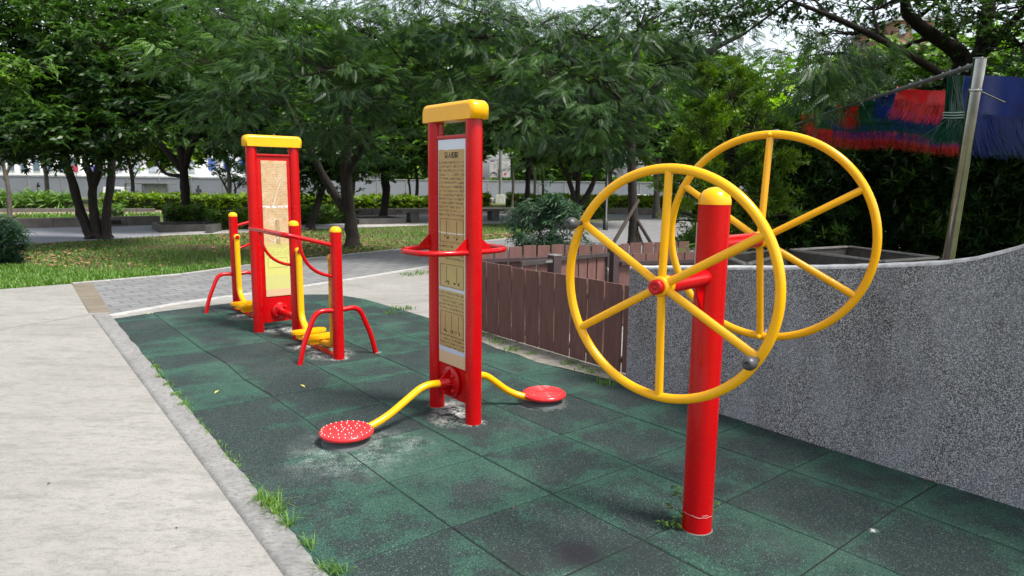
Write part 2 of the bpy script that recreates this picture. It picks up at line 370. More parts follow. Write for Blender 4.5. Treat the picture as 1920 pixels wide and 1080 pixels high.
k = rm.math('ADD', rm.math('MULTIPLY', rm.ramp(ed, [(0.30, 0.0), (0.5, 1.0)]), 0.15), rm.math('MULTIPLY', big, 0.72))
k = rm.math('ADD', k, rm.math('MULTIPLY', mid, 0.42)); k = rm.math('ADD', k, rm.math('MULTIPLY', at.outputs['Fac'], 0.20)); k = rm.math('ADD', k, rm.math('MULTIPLY', crumb2, 0.10))
base = rm.ramp(k, [(0.72, (0.018, 0.031, 0.031)), (0.785, (0.017, 0.036, 0.033)), (0.83, (0.019, 0.060, 0.045)), (1.0, (0.027, 0.080, 0.058))])
base = rm.mix(1.0, base, rm.ramp(crumb, [(0.0, .4), (0.35, .8), (0.75, 1.2), (0.93, 1.45), (1.0, 1.45)]), 'MULTIPLY')
base = rm.mix(rm.ramp(crumb2, [(0.93, 0.0), (0.95, 0.5)]), base, (0.15, 0.22, 0.20))
base = rm.mix(rm.ramp(rm.noise(1.1, 5, .7), [(.5, 0.), (.75, .22)]), base, (0.11, 0.13, 0.125))
gpos = rm.n('ShaderNodeNewGeometry').outputs['Position']
def blot(base, P, r0_, r1_, amt, col, lo, hi, dens=80, stretch=None):
    vm = rm.n('ShaderNodeVectorMath', operation='SUBTRACT'); rm.l(gpos, vm.inputs[0]); vm.inputs[1].default_value = P; src = vm.outputs[0]
    if stretch:
        mp = rm.n('ShaderNodeMapping'); mp.inputs['Rotation'].default_value = (0, 0, -stretch[0]); mp.inputs['Scale'].default_value = (stretch[1], stretch[2], 1); rm.l(src, mp.inputs[0]); src = mp.outputs[0]
    ln = rm.n('ShaderNodeVectorMath', operation='LENGTH'); rm.l(src, ln.inputs[0])
    m_ = rm.ramp(ln.outputs['Value'], [(r0_, amt), (r1_, 0.0)])
    q = rm.math('ADD', rm.math('MULTIPLY', rm.noise(dens, 5, 0.8), 0.8), rm.math('MULTIPLY', rm.noise(9, 5, 0.7), 0.45))
    m_ = rm.math('MULTIPLY', m_, rm.ramp(q, [(lo, 0.0), (hi, 1.0)])); return rm.mix(m_, base, col)
for P, r1_, a in ((UV(.03, -.60), .40, .55), (UV(.30, -.42), .30, .45), (UV(-.14, -.45), .32, .5), (UV(.0, -.25), .26, .3)):
    base = blot(base, P, .10, r1_, a, (0.36, 0.42, 0.40), .62, .74, 150)
base = blot(base, UV(.86, -.70), .10, .40, 1.0, (0.012, 0.016, 0.018), .52, .62, 30, (YAW, .9, .8))
base = blot(base, UV(.86, -.72), .02, .26, 1.0, (0.50, 0.50, 0.47), .58, .66, 25, (YAW, 1.5, .8))
for P, r_ in ((UV(.86, -.47), .10), (UV(.86, -.91), .09), (UV(.86, -2.53), .10), (UV(1.23, -2.53), .05), (UV(1.51, -.52), .20), (UV(.86, -2.75), .26), (UV(.86, -3.1), .26), (UV(.86, -4.9), .30), (UV(.9, -4.03), .3)):
    base = blot(base, P, r_*.5, r_, .8, (0.46, 0.46, 0.44), .60, .68, 40)
base = blot(base, UV(.46, 1.25), .06, .18, .6, (0.012, 0.020, 0.020), .50, .60, 60)
base = blot(base, UV(.02, 1.02), .06, .16, .7, (0.018, 0.020, 0.022), .56, .62, 60)
pb_ = G(1085, 1040); base = blot(base, pb_, .06, .15, .95, (0.016, 0.016, 0.022), .50, .56, 60)
base = blot(base, G(1637, 994), .004, .026, 1.0, (0.65, 0.68, 0.68), .56, .60, 60)
rm.set(base, 0.88, 0, 0.35); rm.bump(fine, 0.7, 0.004); RUB = rm.m
RES = {}
for (a, b), (x, y) in {(0,0):(727.4,903),(1,0):(903.9,855.7),(2,0):(1051.7,814.3),(3,0):(1177,778.5),(0,1):(845.7,987.7),(1,1):(1035,925),(2,1):(1187.5,870.6),(1,2):(1204.2,1012.2),(2,2):(1359.4,940.6),(3,2):(1481,880.8),(2,3):(1573.3,1027.2),(3,3):(1686,948),(0,-1):(640,838),(1,-1):(799.3,800.2),(2,-1):(935,762.6),(3,-1):(1063,738.5),(0,-2):(573,786),(1,-2):(717.8,755.7),(0,-3):(510.4,742.8),(1,-3):(655.7,719.6),(0,-4):(457.4,711),(0,-5):(424,681),(0,-6):(380.6,656)}.items():
    u, v = toUV(G(x, y)); RES[(a, b)] = (u-.6*a, v-.6*b)
def corner(a, b):
    if (a, b) in RES: du, dv = RES[(a, b)]
    else:
        W = 0; du = dv = 0
        for (p, q), (x, y) in RES.items():
            w_ = 1/((p-a)**2+(q-b)**2)**1.5; W += w_; du += w_*x; dv += w_*y
        du /= W; dv /= W
        near = min((p-a)**2+(q-b)**2 for (p, q) in RES); f_ = 1/(1+.15*near); du *= f_; dv *= f_
    return (.6*a+du, .6*b+dv)
OUT = [(-.425, -5.64), (.1, -5.80), (1.9, -6.04), (2.3, -5.8), (2.46, -5.2), (2.48, -4.2), (2.44, 3.2), (-.72, 3.2)]
def clip(poly, out):
    area = sum(out[i][0]*out[(i+1) % len(out)][1]-out[(i+1) % len(out)][0]*out[i][1] for i in range(len(out))); sg = 1 if area > 0 else -1
    for i in range(len(out)):
        a, b = out[i], out[(i+1) % len(out)]; res = []
        def side(p): return sg*((b[0]-a[0])*(p[1]-a[1])-(b[1]-a[1])*(p[0]-a[0]))
        for j in range(len(poly)):
            p, q = poly[j], poly[(j+1) % len(poly)]; sp_, sq = side(p), side(q)
            if sp_ >= 0: res.append(p)
            if sp_*sq < 0: t = sp_/(sp_-sq); res.append((p[0]+(q[0]-p[0])*t, p[1]+(q[1]-p[1])*t))
        poly = res
        if len(poly) < 3: return []
    return poly
vs, fs, uvs, tv = [], [], [], []
rr = random.Random(5)
for a in range(-2, 5):
    for b in range(-11, 6):
        c = [corner(a, b), corner(a+1, b), corner(a+1, b+1), corner(a, b+1)]
        if a == 3: c[1] = (2.7, c[1][1]); c[2] = (2.7, c[2][1])
        if a > 3: continue
        P = clip(c, OUT)
        if not P: continue
        o_ = c[0]; gap = rr.uniform(.0034, .0062); tval = rr.random(); zt = rr.uniform(-.003, .002)
        cx, cy = sum(p[0] for p in P)/len(P), sum(p[1] for p in P)/len(P)
        rings = []
        for ins, z in ((gap, -.02), (gap, -.004), (gap+.005, zt)):
            ring = []
            for p in P:
                d = math.hypot(p[0]-cx, p[1]-cy); k_ = 1-ins*1.4/d; q = (cx+(p[0]-cx)*k_, cy+(p[1]-cy)*k_)
                ring.append(len(vs)); vs.append(UV(q[0], q[1], z)); uvs.append(((q[0]-o_[0])/.6, (q[1]-o_[1])/.6)); tv.append(tval)
            rings.append(ring)
        n_ = len(P); fs.append(rings[2])
        for r_ in range(2):
            for i in range(n_): fs.append([rings[r_][i], rings[r_][(i+1) % n_], rings[r_+1][(i+1) % n_], rings[r_+1][i]])
me = bpy.data.meshes.new('rubber_mat'); me.from_pydata(vs, [], fs); bm = bmesh.new(); bm.from_mesh(me); bmesh.ops.recalc_face_normals(bm, faces=bm.faces); bm.to_mesh(me); bm.free()
for p in me.polygons:
    if p.area > .02 and p.normal.z < 0: me.flip_normals(); break
uvl = me.uv_layers.new(name='UVMap')
for i, lp in enumerate(me.loops): uvl.data[i].uv = uvs[lp.vertex_index]
atr = me.attributes.new('tile', 'FLOAT', 'POINT'); atr.data.foreach_set('value', tv)
me.materials.append(RUB); o = bpy.data.objects.new('rubber_mat', me); COL.objects.link(o); tag(o, kind='structure')
sheet('mat_bedding', [UV(*p) for p in [(-.44, -5.6), (.1, -5.76), (1.88, -6.0), (2.28, -5.76), (2.44, -5.2), (2.46, -4.2), (2.4, 3.1), (-.7, 3.1)]], -0.0065, plain('dark_bedding', (0.012, 0.016, 0.014), 0.95))
# concrete footing strip under the fence
ft = N('mossy_footing'); q1 = ft.noise(6, 7, 0.75); q2 = ft.noise(40, 4, .8)
fc = ft.ramp(q1, [(0.35, (0.30, 0.285, 0.26)), (0.62, (0.13, 0.125, 0.10))]); ft.set(ft.mix(ft.ramp(q2, [(.4, 0.), (.7, .5)]), fc, (.12, .12, .09)), .95); ft.bump(q2, .6, .01)
inner = [(2.44, -3.3), (2.38, -3.0), (2.27, -2.65), (2.25, -2.3), (2.21, -2.0), (2.23, -1.7), (2.19, -1.4), (2.24, -1.15), (2.27, -.95), (2.30, -.75), (2.30, -.6), (2.33, -.4)]
sheet('fence_footing', [UV(*p) for p in inner] + [UV(2.9, -.4), UV(2.9, -3.3)], 0.004, ft.m)

# ------------------------------------------------------------------ pebbledash wall
wl = N('pebbledash'); vo = wl.n('ShaderNodeTexVoronoi'); vo.inputs['Scale'].default_value = 225; wl.l(wl.co(), vo.inputs['Vector'])
sepc = wl.n('ShaderNodeSeparateColor'); wl.l(vo.outputs['Color'], sepc.inputs[0])
st = wl.ramp(sepc.outputs[0], [(0.0, (0.03, 0.033, 0.040)), (0.38, (0.10, 0.103, 0.11)), (0.55, (0.24, 0.243, 0.25)), (0.80, (0.42, 0.43, 0.44)), (1.0, (0.66, 0.665, 0.665))])
stain = wl.noise(1.6, 6, 0.7, wl.co(scale=(1, 1, .6)), .8)
st = wl.mix(wl.ramp(stain, [(0.44, 0.0), (0.60, 0.36)]), st, (0.33, 0.355, 0.39))
st = wl.mix(wl.ramp(wl.noise(2.4, 6, .75, wl.co(scale=(1, 1, .35))), [(0.5, 0.0), (0.75, 0.45)]), st, (0.05, 0.05, 0.055))
wl.set(st, 0.8, 0, 0.3); wl.bump(vo.outputs['Distance'], 0.6, 0.006); PEB = wl.m
prof = [(-.50, .93), (-.42, .94), (.12, .999), (.69, 1.055), (1.07, 1.101), (1.37, 1.14), (1.64, 1.181), (1.76, 1.204), (1.87, 1.242), (1.95, 1.27), (2.02, 1.304), (2.2, 1.40), (2.5, 1.55), (2.9, 1.72), (3.4, 1.85)]
# smooth the profile
vv = np.linspace(-.47, 3.4, 70); zz = np.interp(vv, [p[0] for p in prof], [p[1] for p in prof]); zz = np.convolve(np.pad(zz, 2, 'edge'), [.1, .2, .4, .2, .1], 'valid')
root = empty('pebbledash_wall', UV(2.325, 0), YAW); tag(root, 'grey pebbledash wall with a pale top edge sweeping up at right', 'wall')
mb = MB(); th = .14
fr = [(0, -v, z-.012) for v, z in zip(vv, zz)]; n_ = len(vv)
V = [(0, -v, -.03) for v in vv] + [(0, -v, z-.012) for v, z in zip(vv, zz)] + [(th, -v, -.03) for v in vv] + [(th, -v, z-.012) for v, z in zip(vv, zz)]
Fq = [(i, i+1, n_+i+1, n_+i) for i in range(n_-1)] + [(2*n_+i+1, 2*n_+i, 3*n_+i, 3*n_+i+1) for i in range(n_-1)] + [(n_+i, n_+i+1, 3*n_+i+1, 3*n_+i) for i in range(n_-1)]
Fq += [(0, n_, 3*n_, 2*n_), (n_-1, 3*n_-1, 4*n_-1, 2*n_-1)]
mb.add(V, Fq); mb.build('wall_body', PEB, root)
mb = MB(); A = []
for (x_, dz) in ((-.003, -.016), (-.003, -.002), (.006, .004), (th-.006, .004), (th+.003, -.002), (th+.003, -.016)):
    A += [(x_, -v, z+dz-.006+.0015*math.sin(v*37)) for v, z in zip(vv, zz)]
mb.add(A, [(k_*n_+i, (k_*n_+i+1), ((k_+1)*n_+i+1), ((k_+1)*n_+i)) for k_ in range(5) for i in range(n_-1)], True)
mb.build('wall_top', plain('pale_cement', (0.52, 0.53, 0.54), 0.85, sc=20, bump=.4), root)

# ------------------------------------------------------------------ fences
fb = N('brown_board'); fco = fb.co(scale=(1, 1, .12)); g1 = fb.noise(30, 6, .7, fco); ob = fb.n('ShaderNodeObjectInfo')
fcol = fb.ramp(g1, [(0.3, (0.115, 0.058, 0.050)), (0.7, (0.19, 0.100, 0.086))]); g2 = fb.noise(5, 6, .7)
fcol = fb.mix(fb.ramp(g2, [(.55, 0.), (.8, .35)]), fcol, (.15, .09, .08)); fb.set(fcol, .62, 0, .3); fb.bump(g1, .25, .004); BRD = fb.m
RAIL = plain('brown_rail', (0.055, 0.035, 0.036), 0.5, var=.15)
def fence(name, label, p0, p1, wd, gap, h, rails, side=1, th=.018, post=None, cat='fence', hfun=None):
    """p0,p1 in playground axes"""
    A, B = UV(*p0), UV(*p1); d = B-A; L = d.length; rz = math.atan2(d.y, d.x)
    root = empty(name, A, rz); tag(root, label, cat); x = 0; i = 0
    while x+wd*.5 < L:
        w_ = min(wd, L-x); hh = (hfun(x/L) if hfun else h)+random.uniform(-.008, .008)
        b = MB(); b.box((x+w_/2, random.uniform(-.003, .003), .025+hh/2), (w_, th, hh), .002, 0, Matrix.Rotation(random.uniform(-.006, .006), 3, 'Y'))
        b.build('board', BRD, root); x += w_+gap
    for z in rails:
        b = MB(); b.box((L/2, side*(th/2+.0225), z), (L, .04, .045), .003); b.build('rail', RAIL, root)
    return root
fence('board_fence', 'chest low brown board fence bordering the green mat beside the wall', (2.5, -2.958), (2.5, -.47), .187, .021, .725, (.12, .60), 1)
fence('board_fence', 'brown board fence at the back of the enclosure beyond the dark gate', (2.52, -2.98), (5.35, -2.14), .148, .022, .84, (.20, .72), -1)
fence('board_fence', 'short brown fence panel between the gate post and the back corner', (3.92, -2.05), (4.9, -1.7), .150, .014, .78, (.70, .2), -1)
def square_post(label, uv, h, w_=.10):
    p = UV(*uv); r_ = empty('fence_post', p, YAW); tag(r_, label, 'post', 'square posts of the enclosure')
    b = MB(); b.box((0, 0, h/2-.02), (w_, w_, h), .004); b.build('shaft', RAIL, r_)
    b = MB(); b.box((0, 0, h-.014), (w_+.008, w_+.008, .012), .003); b.build('cap', GALV, r_)
square_post('square brown post with grey cap left of the dark gate', (2.96, -2.04), .86)
square_post('square brown post at the right side of the dark gate', (3.86, -2.08), .92)
rg = empty('enclosure_gate', UV(3.02, -2.045), math.atan2((UV(3.8, -2.08)-UV(3.02, -2.045)).y, (UV(3.8, -2.08)-UV(3.02, -2.045)).x)); tag(rg, 'low gate of brown boards in a dark metal frame between two posts', 'gate')
b = MB()
for c, d in (((.38, 0, .80), (.76, .03, .04)), ((.38, 0, .12), (.76, .03, .04)), ((.015, 0, .46), (.03, .03, .66)), ((.745, 0, .46), (.03, .03, .66))): b.box(c, d, .003)
b.build('gate_frame', DSTEEL, rg)
for k_ in range(5): b = MB(); b.box((.10+k_*.14, .026, .43), (.12, .018, .74), .002); b.build('board', BRD, rg)
b = MB(); b.tube([(.70, -.03, .60), (.70, -.05, .60), (.70, -.05, .66), (.70, -.03, .66)], .006, 8); b.build('latch', GALV, rg)
rr_ = empty('rail_panel', UV(2.52, -2.02), YAW); tag(rr_, 'dark metal rail joining the near fence to the gate post', 'rail')
for z_ in (.79, .15): b = MB(); b.box((.2, 0, z_), (.42, .035, .045), .003); b.build('rail', DSTEEL, rr_)
b = MB(); b.box((.33, -.022, .79), (.09, .006, .02), .001); b.build('bracket', GALV, rr_)

# ------------------------------------------------------------------ printed boards
def board_mat(name, base, alt, worn, ww, rows=.026, char=.012, faded=None, border=(.72, .70, .66)):
    m = N(name); cx = m.n('ShaderNodeTexCoord'); sx_ = m.n('ShaderNodeSeparateXYZ'); m.l(cx.outputs['Object'], sx_.inputs[0])
    X, Z = sx_.outputs[0], sx_.outputs[2]
    n1 = m.noise(7, 6, .7); n2 = m.noise(45, 5, .8)
    c = m.ramp(n1, [(.35, base), (.68, alt)])
    row = m.math('FRACT', m.math('DIVIDE', Z, rows)); rowm = m.math('GREATER_THAN', row, .42)
    ch = m.noise(1/char*1.1, 2, .9, m.co(scale=(1, 1, .75))); wordgap = m.noise(14, 1, .5, m.co(scale=(1, 1, 2.9)))
    ink = m.math('MULTIPLY', rowm, m.ramp(ch, [(.47, 0.), (.53, 1.)])); ink = m.math('MULTIPLY', ink, m.ramp(wordgap, [(.36, 0.), (.40, 1.)]))
    return m, c, ink, n2, X, Z
def finish_board(m, c, ink, n2, X, Z, zones, scratch, wsc, strength=.8):
    tot = None
    for z0, z1 in zones:
        q = m.math('MULTIPLY', m.math('GREATER_THAN', Z, z0), m.math('LESS_THAN', Z, z1)); tot = q if tot is None else m.math('ADD', tot, q)
    ink = m.math('MULTIPLY', ink, tot); ink = m.math('MULTIPLY', ink, strength); c = m.mix(ink, c, (.045, .035, .02))
    c = m.mix(m.math('MULTIPLY', m.ramp(n2, [(scratch, 0.), (scratch+.06, 1.)]), .7), c, (.72, .70, .66))
    return c
# mid unit print: local x across, z up from the board's foot
m, c, ink, n2, X, Z = board_mat('print_tan', (.40, .25, .09), (.50, .33, .13), .7, .3)
c = m.mix(m.math('MULTIPLY', m.math('GREATER_THAN', Z, .16), m.ramp(m.math('ABSOLUTE', m.math('SUBTRACT', Z, .62)), [(.1, .45), (.34, 0.)])), c, (.55, .48, .19))
c = finish_board(m, c, ink, n2, X, Z, [(.12, .20), (.38, .50), (.70, .82), (.99, 1.35)], .66, 1)
edge_ = m.math('LESS_THAN', X, -.148); c = m.mix(edge_, c, (.68, .66, .60)); c = m.mix(m.math('GREATER_THAN', X, .152), c, (.50, .55, .66))
wav = m.math('ADD', Z, m.math('MULTIPLY', m.noise(12, 3, .6), .02))
for a_, b_, col_ in ((1.425, 2, (.62, .66, .74)), (0.085, .115, (.50, .56, .68)), (-1, .085, (.62, .44, .27)), (.505, .525, (.55, .60, .68)), (.885, .892, (.7, .68, .6))):
    q = m.math('MULTIPLY', m.math('GREATER_THAN', wav, a_+.01), m.math('LESS_THAN', wav, b_+.01)); c = m.mix(q, c, col_)
m.set(c, .35, 0, .5); PRINT1 = m.m
m, c, ink, n2, X, Z = board_mat('print_faded', (.50, .33, .17), (.58, .44, .27), .6, .3, rows=.017, char=.008)
c = m.mix(m.ramp(m.noise(16, 5, .75), [(.52, 0.), (.62, .55)]), c, (.42, .20, .06))
c = m.mix(m.ramp(Z, [(.50, .85), (.58, 0.)]), c, (.58, .60, .16))
c = finish_board(m, c, ink, n2, X, Z, [(.42, .55), (.80, 1.36)], .60, 1, .42)
cr_ = m.math('MULTIPLY', m.math('GREATER_THAN', Z, .915), m.math('LESS_THAN', Z, .935)); c = m.mix(m.math('MULTIPLY', cr_, m.ramp(m.noise(30, 3), [(.4, 0.), (.5, 1.)])), c, (.75, .77, .80))
q = m.math('LESS_THAN', Z, .075); c = m.mix(q, c, (.60, .42, .26))
q = m.math('MULTIPLY', m.math('LESS_THAN', Z, .22), m.math('GREATER_THAN', Z, .075)); c = m.mix(m.math('MULTIPLY', q, .6), c, (.52, .52, .22))
m.set(c, .3, 0, .5); PRINT2 = m.m
INK = plain('printing_ink', (0.03, 0.028, 0.02), 0.6)

def display_frame(label, center, rz, print_mat, wd, bottom, top, x0p, x1p, borders):
    """two fat posts, yellow cap, red panel; local x along the frame"""
    root = empty('fitness_sign_frame' if borders else 'x', center, rz)
    return root
def rounded_cap(L, D, Hh, r, n=8, r2=.03):
    """bar with big rounded top corners; local x long, z up, foot at z=0"""
    prof = []
    for k_ in range(n+1): a = PI/2*k_/n; prof.append((L/2-r+r*math.cos(a), Hh-r+r*math.sin(a)))
    for k_ in range(n+1): a = PI/2+PI/2*k_/n; prof.append((-L/2+r+r*math.cos(a), Hh-r+r*math.sin(a)))
    prof = [(L/2, 0)] + prof + [(-L/2, 0)]
    cxx, czz = 0, Hh*.4; out = MB(); rings = []
    ysteps = [(-D/2, r2), (-D/2+r2*.3, r2*.3), (-D/2+r2, 0), (D/2-r2, 0), (D/2-r2*.3, r2*.3), (D/2, r2)]
    Vv = []
    for (y_, ins) in ysteps:
        ring = []
        for (px_, pz_) in prof:
            sx_ = (px_/(L/2)); q = px_ - math.copysign(min(ins, abs(px_)), px_)*(1 if abs(px_) > L/2-r*1.2 else abs(px_)/(L/2)); zq = pz_-ins*(pz_/Hh) if pz_ > 0 else 0
            ring.append(len(Vv)); Vv.append((q, y_, zq))
        rings.append(ring)
    n_ = len(prof); Ff = []; out.add([Vv[q] for q in rings[0]], [tuple(range(n_))]); out.add([Vv[q] for q in rings[-1]], [tuple(range(n_))[::-1]])
    for a in range(len(rings)-1):
        for i in range(n_): Ff.append((rings[a][(i+1) % n_], rings[a][i], rings[a+1][i], rings[a+1][(i+1) % n_]))
    out.add(Vv, Ff, True); return out
def frame_parts(root, half, r, ztop, panel_d, pz0, pz1, print_mat, print_side, pw, ph0, ph1, big_plate=None):
    for sgn in (-1, 1):
        b = MB(); b.tube([(sgn*half, 0, -.03), (sgn*half, 0, ztop)], r, 28); b.build('post', RED, root)
    cp_ = rounded_cap(2*half+2*r+.045, 2*r+.026, .112, .048, 8, .022); o = cp_.build('cap', YEL, root); o.location = (0, 0, ztop-.002)
    wdp = 2*(half-r)+.02
    b = MB(); b.box((0, 0, (pz0+pz1)/2), (wdp, panel_d, pz1-pz0), .003)
    pan = b.build('panel', RED, root)
    b = MB(); b.box((0, 0, pz1+.012), (wdp, panel_d+.03, .024), .008); b.build('crossbar', RED, root)
    return pan

# ---- unit in the middle: two-person waist twister
MU, MV = .86, -.69
tw = empty('waist_twister', UV(MU, MV), YAW+PI/2)          # local x: away from the viewer along the row, local y: towards -u
tag(tw, 'two person waist twister with tan instruction board and two red standing discs', 'exercise machine', 'red and yellow outdoor fitness machines')
R_ = .0535; half = .22
frame_parts(tw, half, R_, 1.948, .03, .115, 1.835, None, 1, 0, 0, 0)
for sgn, in ((1,), (-1,)):
    pb = MB(); pb.box((0, 0, .745), (.318, .006, 1.49), .002)
    o = pb.build('printed_board', PRINT1, tw); o.location = (.0, sgn*.0185, .343)
    if sgn < 0: o.rotation_euler = (0, 0, PI)
    # title, diagrams and ruled boxes, facing local +y
    tc_ = bpy.data.curves.new('t', 'FONT'); tc_.body = '雙人轉腰'; tc_.size = .040; tc_.align_x = 'CENTER'; tc_.extrude = .0006; tc_.offset = .0008
    to = bpy.data.objects.new('t', tc_); COL.objects.link(to); bpy.context.view_layer.update()
    me = bpy.data.meshes.new_from_object(to.evaluated_get(bpy.context.evaluated_depsgraph_get())); bpy.data.objects.remove(to)
    me.transform(Matrix.Translation((0, .0042, 1.375)) @ Matrix.Rotation(PI, 4, 'Z') @ Matrix.Rotation(PI/2, 4, 'X')); me.materials.clear(); me.materials.append(INK)
    t_ = bpy.data.objects.new('title_writing', me); COL.objects.link(t_); t_.parent = o
    d = MB(); y_ = .0038
    for (za, zb) in ((.83, .98), (.53, .68), (.20, .36)):
        for q_ in (za, zb): d.box((0, y_, q_), (.27, .0012, .002))
        for q_ in (-.135, .135): d.box((q_, y_, (za+zb)/2), (.002, .0012, zb-za))
        for q_ in ((-.06, .06) if za > .4 else (-.08, 0, .08)):
            d.box((q_, y_, (za+zb)/2+.01), (.0022, .0012, (zb-za)*.72))
            for k_ in range(5): d.box((q_+random.uniform(-.03, .03), y_, za+.02+random.uniform(0, .02)), (random.uniform(.004, .014), .0012, random.uniform(.004, .012)))
    d.build('diagram_lines', INK, o)
for sgn in (1, -1):                                          # flange, arm and disc on each side
    hub_z = .235
    fl = MB(); Mx = Matrix.Rotation(-PI/2*sgn, 3, 'X')
    fl.lathe([(0, .030), (.100, .030), (.104, .026), (.104, .010), (.1, .006)], (.0, sgn*.010, hub_z), 28, Mx)
    fl.lathe([(.030, .0), (.030, .105), (.0, .105)], (.0, sgn*.02, hub_z), 20, Mx)
    flo = fl.build('flange', RED, tw)
    for k_ in range(4):
        bo = MB(); a = PI/4+PI/2*k_; bo.lathe([(0, .022), (.010, .020), (.014, .012), (.015, 0)], (.070*math.cos(a), sgn*.040, hub_z+.070*math.sin(a)), 10, Mx)
        bo.build('bolt', RED_WORN, flo)
    for a in (PI/2, -PI/2, 0, PI):
        gu = MB()
        ca, sa = math.cos(a), math.sin(a); pts = [(.028, .04), (.092, .04), (.028, .115)]
        vs_ = []
        for off in (-.003, .003):
            for (rr2, yy) in pts: vs_.append((ca*rr2 - sa*off, sgn*yy, hub_z+sa*rr2+ca*off))
        gu.add(vs_, [(0, 1, 2), (5, 4, 3), (0, 3, 4, 1), (1, 4, 5, 2), (2, 5, 3, 0)]); gu.build('gusset', RED, flo)
    dx = (-.035, .175)[0 if sgn > 0 else 1] if False else (.0 if sgn > 0 else 0)
    dpos = (-.03 if sgn > 0 else -.175, sgn*.81 if sgn > 0 else -.655, 0)
    # disc centres measured on the mat: (.06,-.66) and (1.51,-.52)
    du, dv = (.055, -.657) if sgn > 0 else (1.512, -.515)
    lx, ly = -(dv-MV), -(du-MU)
    pts = [(0, sgn*.09, hub_z), (0, sgn*.24, hub_z+.012), (lx*.4, ly*.66, .085), (lx*.9, ly-sgn*.10, .045), (lx, ly-sgn*.02, .045)]
    arm = MB(); arm.tube(fillet(pts, .11, 7), .024, 16); arm.build('arm', YEL, tw)
    dm = MB(); dm.lathe([(0, .045), (.13, .045), (.155, .050), (.161, .055), (.163, .068), (.157, .078), (.148, .080), (0, .080)] if sgn > 0 else [(0, .045), (.12, .045), (.150, .048), (.160, .060), (.158, .072), (.145, .082), (.130, .085), (0, .085)], (0, 0, 0), 44)
    dd = dm.build('standing_disc', DISC, tw); dd.location = (lx, ly, 0)
    pst = MB(); pst.lathe([(.155, -.02), (.15, .012), (.06, .02), (.055, .05)], (0, 0, 0), 28); pst.build('disc_base', plain('worn_base', (0.07, 0.08, 0.08), .8), dd)
    st_ = MB(); rs_ = random.Random(4)
    if sgn > 0:
        for k_ in range(26): a = 2*PI*k_/26; st_.lathe([(0, .006), (.0020, .004), (.0032, .001), (.0034, 0)], (.147*math.cos(a), .147*math.sin(a), .079), 8)
        for rad, cnt in ((.10, 12), (.06, 9), (.025, 4)):
            for k_ in range(cnt):
                a = 2*PI*k_/cnt+rs_.uniform(-.15, .15); q_ = rad+rs_.uniform(-.014, .014)
                st_.lathe([(0, .006), (.0022, .004), (.0034, .001), (.0036, 0)], (q_*math.cos(a), q_*math.sin(a), .0795), 8)
        st_.build('studs', WHT, dd)
    else:
        for rad in (.128, .105, .085, .065, .045, .025): st_.tube([(rad*math.cos(2*PI*k_/40), rad*math.sin(2*PI*k_/40), .0845) for k_ in range(40)], .0026, 6, closed=True)
        st_.build('raised_rings', paint('ring_red', (.74, .10, .10), chip=(.85, .6, .6), worn=.55), dd)
    # handle loop
    zr = 1.125; ly2 = .47*sgn if sgn < 0 else .50
    hp = [(-half-.0, 0, zr), (-half-.005, sgn*.16, zr), (-half+.07, sgn*.325, zr), (half-.10, sgn*.345, zr), (half+.005, sgn*.16, zr), (half, 0, zr)]
    h_ = MB(); h_.tube(fillet(hp, .13, 7), .0175, 14); ho = h_.build('handle_loop', RED_WORN, tw)
    for xx in (-half, half):
        gz = MB()
        vs_ = [(xx+o_, sgn*a, b_) for o_ in (-.003, .003) for (a, b_) in ((.045, zr+.10), (.045, zr+.012), (.145, zr+.014))]
        gz.add(vs_, [(0, 1, 2), (5, 4, 3), (0, 3, 4, 1), (1, 4, 5, 2), (2, 5, 3, 0)]); gz.build('gusset', RED, ho)

# ---- unit at the left: display frame between two air walkers
lf = empty('air_walker', UV(.875, -4.03), YAW)               # local x: across the mat, local y: away
tag(lf, 'double air walker with low red posts and a tall faded instruction board', 'exercise machine', 'red and yellow outdoor fitness machines')
half2 = .215
frame_parts(lf, half2, .0535, 1.888, .03, .085, 1.79, None, 1, 0, 0, 0)
for sgn in (1, -1):
    pb = MB(); pb.box((0, 0, .695), (.262, .006, 1.39), .002)
    o = pb.build('printed_board', PRINT2, lf); o.location = (0, -sgn*.0185, .358)
    if sgn < 0: o.rotation_euler = (0, 0, PI)
    d = MB()
    for (cx_, cz_) in ((.012, .735), (.015, .60)):
        for q_ in (-.016, .016): d.box((cx_+q_, -.0038, cz_), (.0035, .0012, .10))
        for q_ in (-.05, .05): d.box((cx_, -.0038, cz_+q_), (.035, .0012, .0035))
        for k_ in range(6): d.box((cx_+random.uniform(-.008, .008), -.0038, cz_-.035+k_*.014), (.010, .0012, .006))
    sc_ = MB()
    for pts_ in ([(.10, 1.21), (.06, 1.17), (.03, 1.10), (.00, 1.0), (-.02, .95), (-.025, .90)], [(-.09, .62), (-.05, .58), (-.02, .57)], [(.11, .68), (.05, .66), (.0, .60), (-.03, .55)], [(-.10, .81), (-.06, .77), (.0, .79)], [(.04, .80), (.09, .84)]):
        sc_.tube([(a_, -.0032, b_) for a_, b_ in pts_], [.001]+[.0035]*(len(pts_)-2)+[.001], 5)
    sc_.build('scratches', plain('bare_scratch', (.62, .64, .66), .7), o)
    for q_ in (.40, .30): d.box((0, -.0038, q_), (.20, .0012, .0015))
    for q_ in (-.10, .10): d.box((q_, -.0038, .35), (.0015, .0012, .10))
    d.build('diagram_lines', INK, o)
def lv(v): return -(v+4.03)                                    # local y of a v value
UX = .86-.875
VP = [-5.40, -4.55, -3.492, -2.532]
